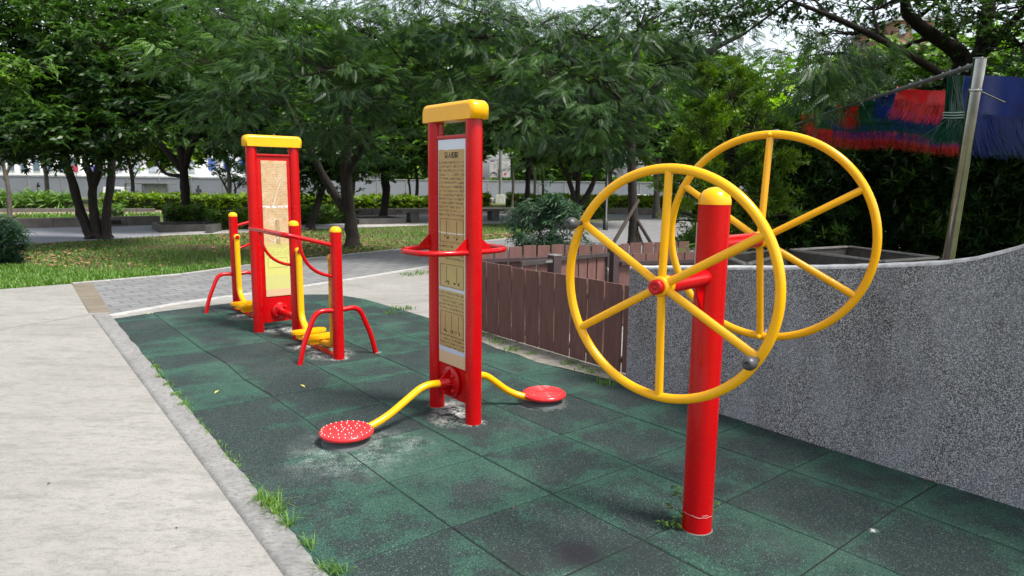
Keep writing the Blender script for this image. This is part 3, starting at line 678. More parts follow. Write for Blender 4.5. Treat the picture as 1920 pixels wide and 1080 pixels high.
for i, v in enumerate(VP):
    b = MB(); b.tube([(UX, lv(v), -.03), (UX, lv(v), 1.125)], .049, 28); po = b.build('low_post', RED, lf)
    b = MB(); b.lathe([(.0505, -.004), (.0505, .008), (.045, .026), (.028, .041), (.0, .046)], (UX, lv(v), 1.125), 24); b.build('post_cap', YEL, po)
for sgn, vb in ((1, -3.492), (-1, -4.55)):                     # thick pipes from plate to inner posts
    y1 = lv(vb); b = MB(); b.tube([(UX+.02, -sgn*.02, .20), (UX+.005, y1, .20)], .036, 18); fo = b.build('link_pipe', RED, lf)
    b = MB(); Mx = Matrix.Rotation(PI/2*sgn, 3, 'X'); b.lathe([(0, .022), (.085, .022), (.088, .018), (.088, .0)], (UX+.02, -sgn*.016, .20), 24, Mx)
    for k_ in range(4): a = PI/4+PI/2*k_; b.lathe([(0, .04), (.011, .036), (.013, .02)], (UX+.02+.062*math.cos(a), -sgn*.016, .20+.062*math.sin(a)), 10, Mx)
    b.build('flange', RED, fo)
for v, s_ in ((-2.532, 1), (-5.40, -1)):                       # arched side legs
    b = MB(); z_ = .435; sp_ = .345
    for sx_ in (-1, 1):
        b = MB(); b.tube(fillet([(UX+sx_*.03, lv(v), z_), (UX+sx_*.20, lv(v), z_+.012), (UX+sx_*sp_*.93, lv(v), .16), (UX+sx_*sp_*1.05, lv(v), -.02)], .13, 8), .0225, 14)
        b.build('brace_leg', RED, lf)
    b = MB(); v2 = -3.492 if s_ > 0 else -4.55
    b.box((UX, (lv(v)+lv(v2))/2, .012), (.05, abs(lv(v)-lv(v2))-.06, .018), .003); b.build('base_rail', RED, lf)
for va, vb, sx_ in ((-2.532, -3.492, -1), (-5.40, -4.55, 1)):  # handrails
    L_ = .44; za, zt = 1.0, 1.115; y0_, y1_ = lv(va), lv(vb)
    ina = .05 if y1_ > y0_ else -.05
    b = MB(); b.tube(fillet([(UX, y0_, za), (UX+sx_*L_, y0_+ina*.4, zt), (UX+sx_*L_, y1_-ina*.4, zt), (UX, y1_, za)], .07, 7), .0185, 14); hr = b.build('handrail', RED_WORN, lf)
    for yy in (y0_, y1_):
        q0 = Vector((UX, yy, .735)); q1 = Vector((UX+sx_*.33, yy, 1.07)); q2 = Vector((UX+sx_*.30, yy, .76)); b = MB()
        b.tube([q0*(1-t)**2+q2*2*t*(1-t)+q1*t*t for t in [k_/12 for k_ in range(13)]], .0145, 12); b.build('rail_brace', RED, hr)
def pendulum(v, s_, vped, mat, ux=UX):
    """hangs from the post at v, on the side s_ (towards the viewer = -1 in local y); foot plate centred at vped"""
    y0_ = lv(v)+s_*.105; yp = lv(vped); zt = .885
    b = MB(); b.tube([(ux, lv(v)+s_*.03, zt), (ux, lv(v)+s_*.15, zt)], .017, 14); ax = b.build('pivot', RED, lf)
    b = MB(); Mx = Matrix.Rotation(-PI/2*s_, 3, 'X'); b.lathe([(0, .0), (.030, .0), (.033, .006), (.033, .052), (.030, .058), (0, .058)], (ux, y0_-s_*.028, zt), 18, Mx)
    b.tube(fillet([(ux, y0_, zt-.02), (ux, y0_+s_*.01, .22), (ux, yp, .10)] if mat is YEL else [(ux, y0_, zt-.02), (ux, y0_, .10), (ux, yp-s_*.03, .075)], .09, 8), .031, 16)
    pn = b.build('swing_arm', mat, lf)
    b = MB(); b.lathe([(0, .004), (.021, .004), (.023, 0), (.023, -.006)], (ux, y0_+s_*.036, zt), 16, Mx); b.build('hub_cap', RED_WORN, pn)
    L_, W_ = .34, .13; out = []
    for k_ in range(9): a = -PI/2+PI*k_/8; out.append((L_/2-W_/2+W_/2*math.cos(a), W_/2*math.sin(a)))
    for k_ in range(9): a = PI/2+PI*k_/8; out.append((-L_/2+W_/2+W_/2*math.cos(a), W_/2*math.sin(a)))
    b = MB(); cz = .125; b.prism([(ux+a, yp+c_) for a, c_ in out], cz-.010, cz+.012); b.prism([(ux+a*.96, yp+c_*.9) for a, c_ in out], cz+.012, cz+.018)
    fp = b.build('foot_plate', YELP, pn)
    b = MB(); b.box((ux, yp, cz-.035), (.23, .085, .048), .004); b.build('plate_support', YELP, fp)
pendulum(-3.492, -1, -3.20, YEL); pendulum(-2.532, 1, -2.93, YRUST)
pendulum(-5.40, -1, -5.08, YEL); pendulum(-4.55, 1, -4.85, YEL)

# ---- unit at the right: double tai chi wheel
P0 = G(1306, 990); P0.x, P0.y = .8645, 2.9853
tc = empty('hand_wheel_trainer', P0, 0.0)
tag(tc, 'thick red post carrying two large yellow six spoked hand wheels', 'exercise machine', 'red and yellow outdoor fitness machines')
rp = .068; ht = 1.49
b = MB(); b.tube([(0, 0, -.03), (0, 0, ht)], rp, 40); post = b.build('post', RED, tc)
b = MB(); b.lathe([(rp+.0015, -.006), (rp+.0015, .012), (rp*.93, .034), (rp*.72, .052), (rp*.4, .064), (0, .069)], (0, 0, ht), 36); b.build('dome_cap', YEL, post)
for a0_, a1_, z_ in ((3.35, 4.3, .088), (4.2, 5.6, .083), (4.75, 5.2, .093)):
    b = MB(); b.tube([((rp+.0002)*math.cos(a0_+(a1_-a0_)*k_/14), (rp+.0002)*math.sin(a0_+(a1_-a0_)*k_/14), z_+.0015*math.sin(k_*1.3)) for k_ in range(15)], [.0004]+[.0012]*13+[.0004], 5); b.build('scratch', plain('scratch', (.50, .30, .30), .7), post)
b = MB(); b.lathe([(rp+.005, 0), (rp+.003, .002), (rp, .003)], (0, 0, 0), 36); b.build('cement_collar', plain('cement', (.12, .12, .115), .9), post)
# peeling plastic strip on the left rear side of the post
b = MB(); aa = math.radians(172)
b.box(((rp+.001)*math.cos(aa), (rp+.001)*math.sin(aa), 1.30), (.003, .012, .21), .001, aa); b.build('bare_strip', plain('bare_metal', (.45, .45, .44), .5), post)
def hand_wheel(c, n, R, hub_off, seg_red):
    c = Vector(c)-P0; n = Vector(n).normalized(); a = n.cross(Vector((0, 0, 1))).normalized(); b_ = a.cross(n) if a.cross(n).z > 0 else n.cross(a)
    sg = -1 if n.dot(c) < 0 else 1                       # outward direction along the axle
    hub = c + n*hub_off
    pz = Vector((0, 0, hub.z)) 
    ax = MB(); st0 = Vector((0, 0, hub.z)); ax.tube([st0, hub-n*sg*.02], .036, 22); ax.tube([hub-n*sg*.022, hub+n*sg*.02], .020, 16); axo = ax.build('axle', RED, tc)
    gs = MB(); h2 = Vector((n.x, n.y, 0)).normalized()*sg; pe = Vector((-h2.y, h2.x, 0))
    V_ = [(h2*q_[0] + Vector((0, 0, q_[1])) + pe*o_) for o_ in (-.004, .004) for q_ in ((rp-.01, hub.z-.03), (rp+.07, hub.z-.03), (rp+.055, hub.z-.075), (rp-.01, hub.z-.16))]
    gs.add(V_, [(0, 1, 2, 3), (7, 6, 5, 4), (0, 4, 5, 1), (1, 5, 6, 2), (2, 6, 7, 3), (3, 7, 4, 0)]); gs.build('gusset', RED, axo)
    rim = MB(); rim.tube([c + a*R*math.cos(2*PI*k_/96) + b_*R*math.sin(2*PI*k_/96) for k_ in range(96)], .0188, 16, closed=True)
    ro = rim.build('wheel_rim', YEL, tc)
    for k_ in range(6):
        an = PI/2+PI/3*k_; e = c + a*R*math.cos(an) + b_*R*math.sin(an); s2 = hub+(e-hub).normalized()*.03
        sp = MB(); sp.tube([s2, e-(e-s2).normalized()*.008], .0165, 14, cap=False); sp.build('spoke', YEL, ro)
    Mz = n.to_track_quat('Z', 'Y').to_matrix()
    if sg < 0: Mz = (-n).to_track_quat('Z', 'Y').to_matrix()
    hb = MB(); hb.lathe([(0, -.045), (.034, -.045), (.040, -.04), (.040, .022), (.034, .028), (0, .028)], hub, 24, Mz); hbo = hb.build('hub', YEL, ro)
    cp_ = MB(); cp_.lathe([(.030, .024), (.030, .052), (.026, .058), (.014, .058), (.013, .055), (.008, .055), (.007, .058), (0, .058)], hub, 24, Mz); cp_.build('hub_cap', RED, hbo)
    return c, n*sg, a, b_, ro
c1, o1, a1, b1, rim1 = hand_wheel((.600, 2.700, 1.173), (math.cos(math.radians(49.5)), math.sin(math.radians(49.5)), 0), .4555, -.02, True)
c2, o2, a2, b2_, rim2 = hand_wheel((1.222, 3.345, 1.315), (math.cos(math.radians(52.2)), math.sin(math.radians(52.2)), .05), .489, -.075, True)
def knob(rim, c, out, a, b_, R, ang, L=.085):
    p = c + a*R*math.cos(ang) + b_*R*math.sin(ang); M_ = out.to_track_quat('Z', 'Y').to_matrix()
    k = MB(); k.lathe([(0, .0), (.010, .0), (.011, .032), (.012, .038), (.020, .046), (.025, .060), (.026, .078), (.022, .092), (.014, .100), (.010, .101), (.009, .096), (0, .096)], p+out*.012, 20, M_)
    ko = k.build('grip', BLK, rim); q = MB(); q.lathe([(0, -.036), (.010, -.034), (.012, -.026), (.012, -.01)], p, 12, M_); q.build('bolt_cap', YEL, ko)
for c, o_, a, b_, R, rim, angs in ((c1, o1, a1, b1, .4555, rim1, (PI/2+PI/3, PI/2-2*PI/3)), (c2, o2, a2, b2_, .489, rim2, (PI/2, -PI/2))):
    for an in angs:
        k_ = c + a*R*math.cos(an)+b_*R*math.sin(an); knob(rim, c, o_, a, b_, R, an)

# ------------------------------------------------------------------ steel pole, cable and fringe canopy
pt = PX(1838, 108, 6.5); pb2 = PX(1777, 492, 6.62); dd_ = (pb2-pt)/(pb2.z-pt.z); foot = pt + dd_*(0-pt.z)
pr = empty('steel_pole', foot); tag(pr, 'leaning stainless steel pole with a banner cable fixed near its top', 'pole')
b = MB(); b.tube([(0, 0, -.03), pt-foot], .052, 28); b.build('pole_tube', STEEL, pr)
b = MB(); d_ = (pt-foot).normalized(); Mp = d_.to_track_quat('Z', 'Y').to_matrix(); b.lathe([(.053, -.012), (.055, -.008), (.055, .0), (.0, .004)], pt-foot, 28, Mp); b.build('end_cap', STEEL, pr); b = MB(); b.lathe([(.053, 0), (.056, .004), (.056, .022), (.053, .026)], (pt-foot)-d_*.30, 28, Mp)
b.build('collar', STEEL, pr); b = MB(); b.tube([(pt-foot)-d_*.28+Vector((.02, 0, 0)), (pt-foot)-d_*.28+Vector((.27, -.02, -.11))], .008, 8); b.build('hook', STEEL, pr)
cab = [PX(1832, 121, 6.52), PX(1750, 148, 7.3), PX(1690, 167, 8.0), PX(1630, 186, 8.9), PX(1570, 206, 10.0), PX(1500, 232, 11.5), PX(1440, 254, 13.2)]
b = MB(); b.tube(cab, .024, 10); o = b.build('banner_rail', plain('weathered_tube', (.10, .10, .09), .5, .2)); tag(o, 'dark weathered rail with plastic ties running from the pole into the trees', 'rail')
TIE = plain('tie_plastic', (.30, .32, .32), .35)
def cabat(px):
    for p, q, x0_, x1_ in zip(cab[:-1], cab[1:], (1832, 1750, 1690, 1630, 1570, 1500), (1750, 1690, 1630, 1570, 1500, 1440)):
        if x0_ >= px >= x1_: t = (x0_-px)/(x0_-x1_); return p+(q-p)*t
for px_ in (1815, 1800, 1782, 1768, 1745, 1726, 1706, 1682, 1664, 1640, 1612, 1590):
    p = cabat(px_); rg_ = MB(); rg_.tube([(p.x+.006*math.sin(k_), p.y+.032*math.cos(2*PI*k_/10), p.z+.032*math.sin(2*PI*k_/10)) for k_ in range(10)], .007, 6, closed=True); rg_.build('plastic_tie', TIE, o)
def plastic(name, col, tr=.35):
    m = N(name); f = m.noise(6, 5, .7); c = m.ramp(f, [(.3, tuple(q*.6 for q in col)), (.7, tuple(min(1, q*1.25) for q in col))]); m.set(c, .28, 0, .5)
    t = m.n('ShaderNodeBsdfTranslucent'); m.l(c, t.inputs[0]); mx = m.n('ShaderNodeMixShader'); mx.inputs[0].default_value = tr
    m.l(m.b.outputs[0], mx.inputs[1]); m.l(t.outputs[0], mx.inputs[2]); m.l(mx.outputs[0], m.out.inputs[0]); return m.m
PCOL = {'red': plastic('red_plastic', (.62, .015, .018), .4), 'blue': plastic('blue_plastic', (.008, .028, .20)), 'green': plastic('green_plastic', (.003, .075, .04))}
def banner(col, tl, tr_, band_px, bot_px, Y0_, Y1_, label, dens=90, sway=.05, wid=.0065, crease=.03):
    """a banner: solid band at the top, ragged strands below; px coordinates give its real corners"""
    A, B = PX(tl[0], tl[1], Y0_), PX(tr_[0], tr_[1], Y1_); hs_ = (PX(tl[0], bot_px, Y0_)-A).length; hb_ = (PX(tl[0], band_px, Y0_)-A).length
    root = empty('fringe_banner', A); tag(root, label, 'banner', 'fringed plastic banners')
    D = B-A; L_ = D.length; nrm = Vector((-D.y, D.x, 0)).normalized(); b = MB(); nx, nz = max(4, int(L_/.04)), 5; V_ = []
    ph = random.uniform(0, 6)
    def surf(s_, dz): return D*s_ + nrm*(crease*math.sin(s_*L_*11+ph)+.4*crease*math.sin(s_*L_*27+ph*2))*(.4+dz*2) + Vector((0, 0, -dz-.02*math.sin(s_*L_*5+ph)))
    for j in range(nz+1):
        for i in range(nx+1): V_.append(surf(i/nx, hb_*j/nz))
    b.add(V_, [(j*(nx+1)+i, j*(nx+1)+i+1, (j+1)*(nx+1)+i+1, (j+1)*(nx+1)+i) for j in range(nz) for i in range(nx)], True); bo_ = b.build('band', PCOL[col], root)
    f = MB(); cnt = int(dens*L_*4)
    for k_ in range(cnt):
        s_ = random.random(); p = surf(s_, hb_*random.uniform(.75, 1)); ln = (hs_-hb_)*random.uniform(.75, 1.08); sw = random.gauss(sway, .028); sn = random.gauss(0, .02); w_ = D.normalized()*wid*random.uniform(.4, 1)
        q = p + Vector((0, 0, -ln*.55)) + D.normalized()*sw*.35 + nrm*sn; r_ = p + Vector((0, 0, -ln)) + D.normalized()*sw + nrm*sn*1.6
        f.add([p, p+w_, q+w_*.8, q, r_, r_+w_*.3], [(0, 1, 2, 3), (3, 2, 5, 4)])
    f.build('fringe', PCOL[col], root)
    hm = MB(); hm.tube([surf(i/nx, hb_)-nrm*.004 for i in range(nx+1)], .003, 5); hm.build('hem', PCOL[col], root)
    return root
banner('red', (1503, 214), (1530, 210), 224, 252, 11.6, 11.2, 'small dark red fringed banner farthest along the rail', 60)
banner('green', (1529, 211), (1555, 206), 220, 250, 11.1, 10.6, 'small green fringed banner far along the rail beside the dark red one', 60)
banner('blue', (1553, 206), (1574, 202), 216, 246, 10.6, 10.0, 'narrow blue fringed banner far along the rail', 60)
banner('red', (1571, 199), (1608, 196), 208, 241, 10.0, 9.4, 'bright red fringed banner left of the green one midway along the rail', 90)
banner('green', (1607, 190), (1640, 186), 198, 232, 9.4, 8.9, 'green fringed banner midway along the rail', 90)
banner('blue', (1640, 178), (1684, 170), 190, 230, 8.9, 8.2, 'blue fringed banner left of the large red one', 90)
banner('red', (1682, 163), (1776, 168), 190, 226, 8.2, 7.6, 'large bright red fringed banner hanging below the rail near the pole', 150, -.05)
for yt, yb, col, x0_, x1_, Ya, lab in ((212, 236, 'blue', 1650, 1782, 8.9, 'long dark blue fringed banner in the row just below the red one'), (228, 249, 'green', 1570, 1785, 9.4, 'long dark green fringed banner in the second row under the rail'), (240, 262, 'blue', 1560, 1800, 9.9, 'long dark blue fringed banner in the shaded third row'), (250, 277, 'red', 1515, 1812, 10.4, 'long dark red fringed banner lowest of the shaded rows')):
    banner(col, (x0_, yt-10), (x1_, yt+6), yt-2, yb-3, Ya+.8, Ya-.3, lab, 80, .02)
# tied green bundle
gb = empty('tinsel_bundle', PX(1790, 142, 7.0)); tag(gb, 'green plastic tinsel bundle tied round the middle beside the pole', 'streamer')
b = MB(); rs_ = random.Random(2); base_ = PX(1790, 142, 7.0)
for k_ in range(420):
    a = rs_.uniform(0, 2*PI); r0_ = rs_.uniform(.0, .09); top = Vector((r0_*math.cos(a), r0_*math.sin(a)*.6, 0)); mid = PX(1788+rs_.uniform(-14, 14), 217, 7.0)-base_+Vector((0, rs_.uniform(-.05, .05), 0)); low = PX(1774+rs_.gauss(0, 19), 266+rs_.uniform(-8, 6), 7.0)-base_+Vector((0, rs_.uniform(-.12, .12), 0)); w_ = Vector((.010, 0, 0))
    b.add([top, top+w_, mid+w_, mid, low, low+w_*.4], [(0, 1, 2, 3), (3, 2, 5, 4)])
b.build('strands', PCOL['green'], gb)
b = MB()
for zq in (212, 217, 222):
    c_ = PX(1789, zq, 7.0)-base_; b.tube([(c_.x+.10*math.cos(2*PI*k_/16), c_.y+.07*math.sin(2*PI*k_/16), c_.z+.004*math.sin(k_)) for k_ in range(16)], .006, 6, closed=True)
b.build('tie_wire', plain('pale_cord', (.3, .42, .36), .5), gb)
# blue tarpaulin with fringe, from the pole out of frame to the right
banner('blue', (1800, 140), (2010, 156), 232, 288, 7.2, 6.6, 'wide blue plastic tarpaulin with a long fringe hanging behind the pole at right', 260, .10, .014, .05)
banner('green', (1850, 236), (2010, 248), 262, 296, 7.5, 6.9, 'green fringe showing below the hem of the blue tarpaulin', 120, .06)

# ------------------------------------------------------------------ wooden planter box behind the wall
WOODD = plain('dark_planter_wood', (0.12, 0.105, 0.095), 0.85, sc=8, bump=.4)
def planter_box(label, cs, z):
    Pq = [G(x, y, z) for x, y in cs]; c0 = sum(Pq, Vector())/4; root = empty('planter_box', (c0.x, c0.y, 0)); tag(root, label, 'planter')
    for i in range(4):
        a, b_ = Pq[i], Pq[(i+1) % 4]; d = b_-a; rz = math.atan2(d.y, d.x); mid = (a+b_)/2-Vector((c0.x, c0.y, 0))
        b = MB(); b.box((mid.x, mid.y, z/2-.02), (d.length-.05, .04, z-.04), .004, rz); b.build('side_board', WOODD, root)
        b = MB(); b.box((mid.x, mid.y, z-.012), (d.length-.02, .085, .028), .004, rz); b.build('rim_board', plain('weathered_rim', (0.32, 0.30, 0.28), .9, sc=9), root)
    b = MB(); q = [(p-Vector((c0.x, c0.y, 0)))*.97 for p in Pq]; b.prism([(p.x, p.y) for p in q], 0, z-.22); b.build('soil', plain('soil', (.05, .04, .03), .95, bump=.5), root)
planter_box('dark weathered wooden planter box behind the wall, right of the wheels', [(1483, 467), (1590, 461), (1757, 481), (1655, 488)], .5)
planter_box('dark wooden planter box partly hidden behind the yellow wheels', [(1352, 476), (1455, 467), (1475, 474), (1400, 494)], .48)

# ------------------------------------------------------------------ foliage
def T_leaf(L, W, droop=.25, fold=.12):
    """one leaf as a bent lozenge of two quads, along +x"""
    return np.array([[0, 0, 0], [L*.45, W/2, -L*droop*.2+fold*W], [L, 0, -L*droop], [L*.45, -W/2, -L*droop*.2+fold*W]]), [[0, 1, 2, 3]]
def T_pinnate(L=.31, n=8, ll=.088, lw=.024, droop=.35):
    V_, F_ = [], []
    for i in range(n):
        s_ = (i+1)/n; x = L*s_; z = -L*droop*s_*s_; k_ = math.sin(PI*min(1, .25+.72*s_))*1.0+.12
        for sd_ in (-1, 1):
            l = ll*k_; a = math.radians(52-18*s_); dx, dy = math.cos(a)*l, sd_*math.sin(a)*l; dz = -l*.42; m = len(V_)
            nx, ny = -math.sin(a)*lw/2, sd_*math.cos(a)*lw/2
            V_ += [[x, 0, z], [x+dx*.45+nx, dy*.45+ny, z+dz*.35], [x+dx, dy, z+dz], [x+dx*.45-nx, dy*.45-ny, z+dz*.35]]; F_.append([m, m+1, m+2, m+3])
    return np.array(V_), F_
def T_cluster(n, L, W, spread=1.0, up=.3, droop=.3, seed=1, ln=.16):
    r = np.random.default_rng(seed); V_, F_ = [], []
    for i in range(n):
        v, f = T_leaf(L*r.uniform(.75, 1.15), W, droop)
        a = 2*PI*i/n*1.0 + r.uniform(-.4, .4); e = r.uniform(-.5, .9)*up; R1 = Matrix.Rotation(a*spread, 3, 'Z') @ Matrix.Rotation(-e, 3, 'Y') @ Matrix.Rotation(r.uniform(-.6, .6), 3, 'X')
        q = v @ np.array(R1).T; q = q + np.array([ln*i/n*.6, 0, 0]); m = len(V_); V_ += q.tolist(); F_ += [[k+m for k in ff] for ff in f]
    return np.array(V_), F_
TPL = {
 'feather': T_pinnate(), 'feather_far': T_pinnate(.48, 6, .15, .045, .35), 'feather_near': T_pinnate(.30, 9, .075, .018, .4),
 'broad': T_cluster(8, .13, .048, 1, .5, .35, 3), 'broad_far': T_cluster(6, .24, .10, 1, .6, .3, 4), 'far': T_cluster(6, .42, .20, 1, .7, .3, 5),
 'rosette': T_cluster(12, .14, .032, 1, 1.3, -.15, 6, .02), 'small': T_cluster(8, .07, .030, 1, .9, .2, 7, .10), 'hedge': T_cluster(7, .10, .045, 1, 1.1, .1, 8, .05), 'needle': T_cluster(9, .10, .016, 1, .8, .5, 9, .14)}
def fronds(name, tpl, pos, dirs, scale, tint, mat, parent):
    """many leaf sprays as one crown mesh; dirs = outward directions"""
    V0, F0 = TPL[tpl]; n = len(pos); k = len(V0); d = dirs/np.maximum(1e-6, np.linalg.norm(dirs, axis=1))[:, None]
    upv = np.array([0, 0, 1.0])+RNG.normal(0, .35, (n, 3)); s_ = np.cross(upv, d); s_ /= np.maximum(1e-6, np.linalg.norm(s_, axis=1))[:, None]; t = np.cross(d, s_)
    P = pos[:, None, :] + scale[:, None, None]*(V0[None, :, 0:1]*d[:, None, :] + V0[None, :, 1:2]*s_[:, None, :] + V0[None, :, 2:3]*t[:, None, :])
    V_ = P.reshape(-1, 3).astype(np.float32); Fq_ = np.array(F0); nf = len(Fq_); FF = (Fq_[None] + (np.arange(n)*k)[:, None, None]).reshape(-1, 4).astype(np.int32)
    me = bpy.data.meshes.new(name); me.vertices.add(len(V_)); me.vertices.foreach_set('co', V_.ravel()); me.loops.add(FF.size); me.loops.foreach_set('vertex_index', FF.ravel())
    me.polygons.add(len(FF)); me.polygons.foreach_set('loop_start', np.arange(0, FF.size, 4, dtype=np.int32)); me.polygons.foreach_set('loop_total', np.full(len(FF), 4, dtype=np.int32))
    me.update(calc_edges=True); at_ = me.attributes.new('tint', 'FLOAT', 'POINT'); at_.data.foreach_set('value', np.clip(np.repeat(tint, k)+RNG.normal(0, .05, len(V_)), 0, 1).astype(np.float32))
    me.materials.append(mat); o = bpy.data.objects.new(name, me); COL.objects.link(o)
    if parent is not None: o.parent = parent
    return o
def blobs_to_fronds(blobs, base, ncl, per, cl_r, droop, tint0, sc, layer=.5):
    """clusters of sprays on the upper and outer parts of each blob"""
    pos, dr, tn = [], [], []; cents = []
    for (c, r) in blobs:
        c = np.array(c)-np.array(base); r = np.array(r); vol = (r[0]*r[1]*r[2])**(1/3); m = max(3, int(ncl*vol*vol))
        q = RNG.normal(0, 1, (m, 3)); q /= np.linalg.norm(q, axis=1)[:, None]; rad = RNG.uniform(.35, 1.0, m)**.6; cc_ = c + q*rad[:, None]*r
        cents.append((c, cc_))
        for ce, qq in zip(cc_, q):
            k_ = max(3, int(per*RNG.uniform(.5, 1.5))); cr_ = cl_r*RNG.uniform(.6, 1.4); o_ = RNG.normal(0, 1, (k_, 3))*np.array([cr_, cr_, cr_*layer])*.6
            dd2 = o_*np.array([1, 1, .2])/cr_ + qq*np.array([.8, .8, .3]) + np.array([0, 0, -droop]) + RNG.normal(0, .25, (k_, 3))
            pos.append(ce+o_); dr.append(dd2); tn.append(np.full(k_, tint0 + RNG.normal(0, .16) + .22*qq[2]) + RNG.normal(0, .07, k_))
    pos = np.concatenate(pos); return pos, np.concatenate(dr), np.clip(np.concatenate(tn)*1.0, 0, 1), RNG.uniform(.75, 1.25, len(pos))*sc, cents
def tree(label, base, trunks, blobs, leaf, mat, ncl=26, per=14, cl_r=.45, droop=.15, tint=.35, sc=1.0, name='park_tree', cat='tree', group='trees of the park', bark_=BARK, layer=.5, twigs=True):
    """trunks: list of (points, radii); blobs: list of ((x,y,z),(rx,ry,rz))"""
    base = Vector((base[0], base[1], base[2] if len(base) > 2 else -.03)); root = empty(name, base); tag(root, label, cat, group)
    b = MB(); ends = []
    for pts, r in trunks:
        pts = [Vector(p)-base for p in pts]; sm = []; rs = []
        for i in range(len(pts)-1):
            p0, p1, p2, p3 = pts[max(i-1, 0)], pts[i], pts[i+1], pts[min(i+2, len(pts)-1)]
            for k_ in range(5):
                t = k_/5; q = .5*((2*p1)+(p2-p0)*t+(2*p0-5*p1+4*p2-p3)*t*t+(3*p1-p0-3*p2+p3)*t**3); sm.append(q+Vector((random.gauss(0, 1), random.gauss(0, 1), 0))*r[0]*.05); rs.append(r[i]+(r[i+1]-r[i])*t)
        sm.append(pts[-1]); rs.append(r[-1]); rs = [q*(1+.06*random.gauss(0, 1)) for q in rs]
        if pts[0].z < .2: rs[0] *= 1.5; rs[1] *= 1.15
        b.tube(sm, rs, 10); ends += [(q, w_) for q, w_ in zip(sm[len(sm)//3:], rs[len(sm)//3:])]
    pos, dr, tn, scl, cents = blobs_to_fronds(blobs, base, ncl, per, cl_r, droop, tint, sc, layer)
    if twigs:
        for c, cc_ in cents:
            c = Vector(c); e, w_ = min(ends, key=lambda q: (q[0]-c).length); 
            mid = (e+c)/2+Vector((random.gauss(0, .15), random.gauss(0, .15), .1)); r_ = min(w_*.6, .05); b.tube([e, mid, c], [r_, r_*.7, r_*.45], 6, cap=False)
            for q in cc_[:14]:
                q = Vector(q); b.tube([c+(e-c)*.2, (c+q)/2+Vector((0, 0, .05)), q], [r_*.45, r_*.3, .006], 5, cap=False)
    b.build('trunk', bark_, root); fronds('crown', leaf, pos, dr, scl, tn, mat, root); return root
def B(px, py, Y, rx, ry=None, rz=None):
    p = PX(px, py, Y); return (tuple(p), (rx, ry or rx, rz or rx*.7))

